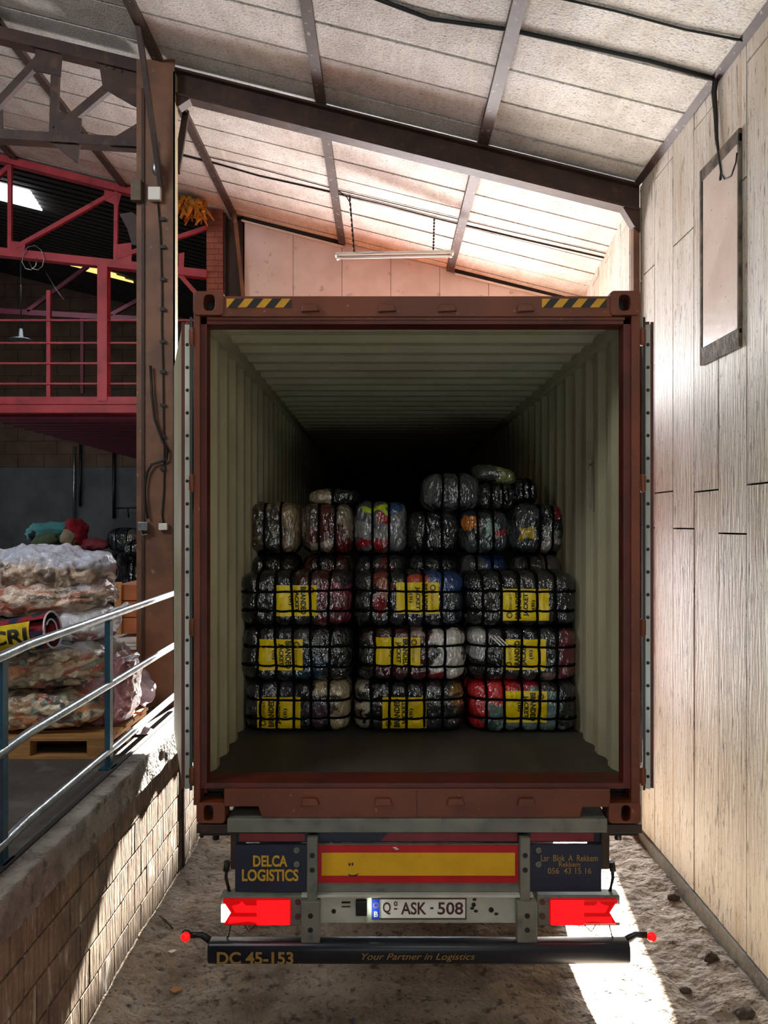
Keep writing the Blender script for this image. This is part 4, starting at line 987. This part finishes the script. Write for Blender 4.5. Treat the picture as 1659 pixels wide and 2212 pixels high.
# ---------------------------------------------------------------- dock: railing, pallet, sacks
rg = empty('handrail', (-1.78, 4.8, DOCK), 'three-bar galvanised handrail with petrol blue posts on the dock edge', 'railing')
for z, nm in ((CH - .605, 'top_rail'), (CH - 1.05, 'mid_rail'), (CH - 1.48, 'lower_rail')):
    mb = MB(); bend = {'mid_rail': .0, 'top_rail': .0, 'lower_rail': .0}[nm]
    pts = [(-1.78, 6.39, z + .02)] + [(-1.78, y, z + .02 * (y - 3.4) / 3 ) for y in (5.6, 5.0, 4.4, 4.0, 3.7)] + [(-1.775, 3.4, z - .012), (-1.765, 3.0, z - .02)]
    mb.tube(pts, .024, 14); mb.build(nm, mt_galv, rg)
for yy in (4.79, 3.45):
    mb = MB(); mb.bar((-1.78, yy, DOCK), (-1.78, yy, CH - .625), .035, .05, (0, 1, 0)); ps = mb.build('post', mt_blue, rg)
    mb = MB(); mb.box((-1.83, yy - .05, DOCK), (-1.74, yy + .05, DOCK + .012)); mb.build('foot_plate', mt_blue, ps)
mb = MB(); mb.bar((-1.80, 3.42, DOCK), (-1.80, 3.42, 1.75), .05, .05, (0, 1, 0)); mb.build('red_stub_post', mt_red, rg)

pa = empty('pallet', (-2.45, 5.35, DOCK), 'light wooden pallet carrying the sacks on the dock', 'pallet')
px0, px1, py0, py1 = -3.05, -1.85, 4.97, 5.77
for xx in (px0, px0 + .53, px1 - .145):
    for yy in (py0, py0 + .35, py1 - .1):
        mb = MB(); mb.box((xx, yy, DOCK + .022), (xx + .145, yy + .1, DOCK + .1)); mb.build('block', mt_wood, pa, bevel=.003)
for yy in (py0, py0 + .35, py1 - .1):
    mb = MB(); mb.box((px0, yy, DOCK), (px1, yy + .1, DOCK + .022)); mb.build('bottom_board', mt_wood, pa, bevel=.002)
for xx in (px0, px0 + .53, px1 - .145):
    mb = MB(); mb.box((xx, py0, DOCK + .1), (xx + .145, py1, DOCK + .122)); mb.build('stringer_board', mt_wood, pa, bevel=.002)
for k in range(5):
    yy = py0 + k * .175; mb = MB(); mb.box((px0, yy, DOCK + .122), (px1, yy + (.145 if k % 2 == 0 else .1), DOCK + .144)); mb.build('deck_board', mt_wood, pa, bevel=.002)

def make_sack(px0, px1, py0, py1, Y, depth, pal, label, seed, n=2.7, cells=420, film=None, ear=None, rot=None, amp=.03, name='clothes_sack', mat=None, stretch=(1, 1, 1)):
    k = Y / 1600; kx = (Y + depth * .42) / 1600; x0, x1 = (px0 - 829.5) * kx, (px1 - 829.5) * kx; z1 = CH - (py0 - 1132) * k; z0 = CH - (py1 - 1132) * k
    hx, hz, hy = (x1 - x0) / 2, (z1 - z0) / 2, depth / 2; r = random.Random(seed)
    root = empty(name, (0, 0, 0), label, 'sack', 'sacks of clothes on the dock')
    pts, faces = cgrid(84, 28, 46); V = []; cols = []; off = Vector((seed * 2.3, 1, 4))
    cc = [(r.uniform(-1, 1), r.uniform(-1, 1), r.uniform(-1, 1), pal[r.randrange(len(pal))]) for _ in range(cells)]
    kd = kdtree.KDTree(len(cc))
    for i_, t in enumerate(cc): kd.insert((t[0] * hx * 10 * stretch[0], t[1] * hy * 10 * stretch[1], t[2] * hz * 10 * stretch[2]), i_)
    kd.balance()
    for c in pts:
        q = superq(c, n); p = Vector((hx * q[0], hy * q[1], hz * q[2]))
        d = noise.fractal(p * 5 + off, .9, 2, 4) * amp + (noise.noise(Vector((p.x * 16, p.y * 16, p.z * 30)) + off) - .2) * amp * .35; nr = Vector((q[0] / hx, q[1] / hy, q[2] / hz)).normalized(); sg = 1.0
        if q[2] < -.75: d *= .2
        V.append(p + nr * d)
        w = p * 9 + off; jx, jz = noise.noise(w) * .12, noise.noise(w + Vector((7, 7, 7))) * .12
        b = cc[kd.find(((q[0] + jx) * hx * 10 * stretch[0], q[1] * hy * 10 * stretch[1], (q[2] + jz) * hz * 10 * stretch[2]))[1]]
        col = Vector(lin(b[3])[:3])
        if film:
            f0, fc = film; m = max(0, min(1, (q[2] + .35 * q[0] - f0) * 3 + noise.noise(p * 12 + off) * .5)); col = col.lerp(Vector(lin(fc)[:3]), m * .9)  # pale film, with its top-right highlight put into the vertex colour
        cols.append(tuple(col))
    mb = MB(); mb.add(V, faces, True); o = mb.build('sack_body', mat or mt_sack, root, org=Vector((0, 0, 0)), fix=False); color_mesh(o, cols)
    if ear:
        ex, ez, dx, dz = ear; e0 = Vector((hx * ex, -hy * .3, hz * ez)); d = Vector((dx, 0, dz))
        mb = MB()
        def ef(u, v):
            t = u; wd = (.03 + .05 * t) * (1 if t < .97 else .3); a = v * 2 * math.pi
            p = e0 + d * t + Vector((0, math.cos(a) * wd, 0)) + Vector((-dz, 0, dx)).normalized() * math.sin(a) * wd * .3
            return p + Vector((noise.noise(p * 25 + off), noise.noise(p * 25), noise.noise(p * 25 + off * 2))) * .015
        mb.grid(ef, 12, 18); mb.build('tied_end', mt_film, root, org=Vector((0, 0, 0)), fix=False)
    root.location = ((x0 + x1) / 2, Y + hy, (z0 + z1) / 2)
    if rot: root.rotation_euler = rot
    return root
mt_film = M('white_film', 'd9d6dc', 'bdb8c2', 12, rough=0.4, bump=0.6, bscale=30, coat=.4)
mix = ['ccb298', 'b4604e', '7c8070', 'dcc4a4', '5a5850', 'a07c5c', 'c88658', '8c968a', 'bc6858', '48504c', 'ecdec4', 'b09e84', '6c483e', 'c0a68c', '9a866c', '826f5a', 'd0bc9e']
rose = ['b07880', 'a06870', 'c08c94', '8c545c', 'b89098']
tan = ['b8a290', 'a08876', 'ccb4a0', '86705f', 'dcc4b0', 'ac9886', '66574c']
make_sack(-60, 236, 1498, 1589, 5.0, .72, mix, 'low multicoloured sack lying directly on the pallet', 3, n=3.2, cells=2200, stretch=(1, 1, 1.8))
make_sack(-70, 236, 1392, 1502, 5.0, .74, mix, 'big multicoloured clear sack second from the pallet with white sheen on its film', 4, n=3.0, film=(.72, 'c8cdd8'), cells=2200, stretch=(1, 1, 1.7), amp=.045)
make_sack(170, 292, 1418, 1590, 5.22, .55, rose, 'upright pink sack with a knotted corner at the pallet right end', 5, n=2.8, ear=(.7, .75, .09, .05), stretch=(3, 1, .6))
make_sack(-80, 150, 1335, 1398, 5.08, .6, ['8c8878', 'a09a88', '74705f', '5c5848'], 'flat grey sack squeezed under the rolled blanket', 6, n=3)
make_sack(110, 244, 1316, 1396, 5.1, .6, ['b8b0b0', '8c3c38', 'c8c4cc', '7c5c50', 'd4d4dc'], 'white mesh sack with dark red clothes under the top rail', 7, n=2.8, film=(-.3, 'd8dbe4'), ear=(.8, .55, .17, .06))
make_sack(-90, 240, 1256, 1338, 5.06, .7, tan + ['c07868', 'b06a58'], 'brown sack of bundled straps second from the top of the heap', 8, n=2.9, film=(.75, 'b8c4dc'), stretch=(.8, 1, 4), cells=1400, amp=.045)
make_sack(-60, 236, 1182, 1296, 5.06, .74, tan, 'topmost sack of folded tan clothes with bluish white sheen on its film', 9, n=2.15, film=(.3, 'c2cadf'), stretch=(2.4, 1, .7), cells=700, amp=.05)
# rolled blanket with letters
mt_bly = M('blanket_yellow', 'd8b81c', 'c4a414', 12, rough=0.9, bump=.3, bscale=60); mt_bln = M('blanket_navy', '1c2240', '8c1c28', 9, pos=(.5, .54), rough=0.9, bump=.3, bscale=60)
br = empty('blanket_roll', W(60, 1370, 5.0), 'rolled yellow and navy blanket with big black letters on the sacks', 'blanket')
ca, cb = W(-110, 1392, 4.92), W(114, 1360, 4.92); dirv = (cb - ca).normalized(); upv = Vector((0, 0, 1)); sidev = Vector((0, -1, 0)); ro = .122
def roll(u, v, r0=ro, a0=0.0, a1=1.0):
    a = (a0 + (a1 - a0) * v) * 2 * math.pi; p = ca.lerp(cb, u); rr_ = r0 * (1 + .05 * noise.noise(p * 8))
    return p + sidev * math.cos(a) * rr_ * 1.0 + (upv - dirv * dirv.z) * math.sin(a) * rr_ * .95
mb = MB(); mb.grid(lambda u, v: roll(u, v, ro, .13, 1.02), 30, 40); mb.build('outer_wrap', mt_bln, br, fix=False)
mb = MB(); mb.grid(lambda u, v: roll(u * .86, v, ro + .004, -.16, .12), 24, 14); yw = mb.build('yellow_stripe', mt_bly, br, fix=False)
mb = MB(); mb.grid(lambda u, v: roll(.05 + u * .93, v, ro * (.55), 0, 1), 20, 24); mb.build('inner_fold', mt_bln, br, fix=False)
mb = MB(); mb.tube([roll(1.0, t / 24, ro + .003, .0, 1.0) for t in range(25)], .007, 6); mb.tube([roll(.99, t / 16, ro * .6, .1, .9) for t in range(17)], .006, 6); mb.build('white_hem', mt_film, br)
vs_t, fs_t = refine(*text_mesh('CRI', .25, .10, bold=.03))
bb = MB(); bb.add([roll(.66 + a / (cb - ca).length, (z / (2 * math.pi * ro) + .18 - .02) / .28 * .28 / .28 if False else 0, ro + .010, -.0 + z / (2 * math.pi * ro) - .0, 1) for a, z in vs_t], fs_t)
bb.build('lettering', mt_ink, yw, org=ORG[br.name], fix=False)
# things beside the sacks
cr = empty('wooden_crate', W(290, 1368, 6.9), 'brown wooden crate against the column behind the sacks', 'crate')
a, b = W(252, 1262, 6.75), W(330, 1370, 6.75)
for k in range(3):
    z0 = b.z + (a.z - b.z) * k / 3; mb = MB(); mb.box((a.x, 6.75, z0 + .004), (b.x + .1, 7.35, z0 + (a.z - b.z) / 3 - .004)); mb.build('board', mt_crate, cr, bevel=.003)
mb = MB(); mb.box((a.x - .01, 6.72, b.z), (a.x + .05, 6.75, a.z + .02)); mb.build('corner_batten', mt_card, cr)
bx = empty('white_topped_box', W(280, 1480, 6.7), 'tan box with a white slatted top beside the column foot', 'box')
a, b = W(228, 1384, 6.62), W(330, 1500, 6.62)
mb = MB(); mb.box((a.x, 6.62, DOCK), (b.x, 7.4, W(0, 1404, 6.62).z)); mb.build('body', mt_card, bx, bevel=.004)
for k in range(3):
    z0 = W(0, 1404 - 7.5 * k, 6.6).z; mb = MB(); mb.box((a.x - .02, 6.6, z0 - .0), (b.x + .02, 7.42, z0 + .026)); mb.build('white_slat', mt_white, bx, bevel=.003)
mb = MB()
def sheet(u, v):
    p = W(236 + 80 * u + 30 * v, 1416 + 112 * u - 34 * v, 5.8 + .22 * v); p += Vector((noise.noise(p * 9), noise.noise(p * 7 + Vector((3, 3, 3))), noise.noise(p * 8))) * .05
    return p
mb.grid(sheet, 26, 14); o = mb.build('plastic_sheet', mt_film, fix=False); md = o.modifiers.new('thick', 'SOLIDIFY'); md.thickness = .006
tag(o, 'white crumpled plastic sheet trailing down behind the pink sack', 'sheet')
# scraps on the dock near the pallet
mb = MB(); c = W(300, 1587, 5.6); mb.grid(lambda u, v: c + Vector(((u - .5) * .22 * math.cos(v * 6.28) , (u - .5) * .2 * math.sin(v * 6.28), .04 * (1 - abs(u - .5) * 2) + .02 * noise.noise(Vector((u * 5, v * 9, 1))))), 10, 20)
o = mb.build('crumpled_bag', mt_film, fix=False); o.location.z = DOCK + .012 - c.z; tag(o, 'small crumpled clear bag on the dock behind the pallet', 'bag')
# far heaps against the back wall
GB = 'dark heaps of bales at the back of the hall'
def far(px0, px1, py0, py1, Y, pal, label, seed, vs_=(-.3, .3)):
    k = Y / 1600; x0, x1 = (px0 - 829.5) * k, (px1 - 829.5) * k; z1 = CH - (py0 - 1132) * k; z0 = DOCK + .002 if py1 >= 1300 else CH - (py1 - 1132) * k
    make_bale(((x0 + x1) / 2, Y + .35, (z0 + z1) / 2), (x1 - x0, .7, z1 - z0), pal, label, GB, seed, vs_=vs_, hs=(), res=(26, 12, 20), n=3.2)
dd = ['101114', '1a1b1e', '24262a', '141c22']
far(60, 150, 1186, 1300, 11.5, ['6a4a34', '5a4030'], 'brown cardboard bale under the heap of bright clothes', 101, vs_=())
far(145, 205, 1190, 1300, 11.3, dd, 'dark plastic bale right of the brown cardboard bale at the back', 102)
far(205, 262, 1192, 1300, 11.2, ['2a2c30', '3a3c40', '141416'], 'shiny dark bale in the middle of the back heap', 103)
far(262, 330, 1200, 1300, 11.4, dd, 'dark bale behind the wooden crate by the column', 104)
far(222, 300, 1140, 1195, 11.6, ['1c3038', '16242c', '2c3438', '5c5c54'], 'dark teal sack on top of the back heap near the column', 105)
far(258, 325, 1166, 1206, 11.4, dd + ['3a3c40'], 'flat grey black bag near the column at the back', 106)
def garment(px, py, Y, sx, sy, sz, col, label, seed):
    mt = M(label.split()[0] + '_cloth', col, rough=.9, bump=.4, bscale=12); c = W(px, py, Y); mb = MB(); o_ = Vector((seed, seed * 2, 0))
    def f(u, v):
        a = v * 2 * math.pi; t = u * math.pi; p = Vector((math.sin(t) * math.cos(a) * sx, math.sin(t) * math.sin(a) * sy, math.cos(t) * sz))
        return c + p * (1 + .4 * noise.fractal(p * 4 + o_, .9, 2, 3) + .22 * noise.noise(Vector((p.x * 14, p.y * 14, p.z * 22)) + o_))
    mb.grid(f, 24, 32); tag(mb.build('garment', mt, fix=False), label, 'clothes', 'bright clothes on the back heap')
garment(118, 1150, 11.9, .38, .3, .16, '47888a', 'teal garment on the heap at the back of the hall', 1)
garment(166, 1148, 11.7, .17, .25, .2, '8a1024', 'crimson garment on the heap at the back of the hall', 2)
garment(150, 1162, 11.5, .1, .15, .12, '948a70', 'cream garment between the teal and crimson ones', 3)
garment(100, 1168, 11.6, .2, .2, .12, '4c5c44', 'olive garment left of the cream one', 4)
garment(205, 1178, 11.6, .22, .2, .09, '8c3a4a', 'pink garment right of the crimson one', 5)
garment(85, 1158, 11.8, .14, .2, .13, '22242c', 'black garment at the left of the bright clothes', 6)

# ---------------------------------------------------------------- litter on the yard floor
def clod(label, px, py, r, seed):
    Y = CH * 1600 / (py - 1132); c = Vector(((px - 829.5) * Y / 1600, Y, gz((px - 829.5) * Y / 1600, Y) + r * .35)); mb = MB(); mb.ball(c, r, 10, 1.3, 1, .8)
    mb.v = [c + (v - c) * (1 + .5 * noise.fractal((v - c) * 14 + Vector((seed, 0, 0)), .8, 2, 4)) for v in mb.v]
    tag(mb.build('earth_clod', M('clod_%d' % seed if False else 'dark_earth', '5c4f43', '40352b', 20, rough=.95, bump=.8, bscale=40)), label, 'stone')
clod('dark lump of earth on the ground at right under the wall', 1458, 1945, .035, 1)
clod('dark clod nearer the camera on the right ground strip', 1535, 2078, .04, 2)
clod('small dark clod beside the sunlit ground strip', 1480, 2130, .025, 3)
clod('dark clod at the very bottom right corner', 1612, 2196, .04, 4)
def lit(name, cat, label, px, py, pts, th, mat):
    Y = CH * 1600 / (py - 1132); c = Vector(((px - 829.5) * Y / 1600, Y, gz((px - 829.5) * Y / 1600, Y) + .008)); mb = MB(); mb.prism([c + Vector((a, b, 0)) for a, b in pts], (0, 0, th)); return tag(mb.build(name, mat), label, cat)
lit('cardboard_scrap', 'scrap', 'flat pale diamond shaped scrap on the ground left of the bumper', 379, 2125, [(-.04, 0), (0, -.03), (.045, 0), (.005, .035)], .006, mt_card)
lit('paper_scrap', 'scrap', 'small white paper scrap on the ground near the left wall', 372, 2060, [(-.03, 0), (0, -.02), (.03, .01), (0, .02)], .004, mt_white)
lit('blue_scrap', 'scrap', 'tiny blue scrap on the ground below the bumper', 761, 2196, [(-.012, 0), (0, -.01), (.012, .006)], .004, mt_eu)
mb = MB(); Y = CH * 1600 / (1990 - 1132); mb.tube([W(345, 1985, CH*1600/853) + Vector((0, 0, .02)), W(358, 1997, CH*1600/865) + Vector((0, 0, .03)), W(373, 2012, CH*1600/880) + Vector((0, 0, .02))], .006, 6)
tag(mb.build('twig', mt_brown), 'thin brown twig on the ground near the left lamp', 'twig')
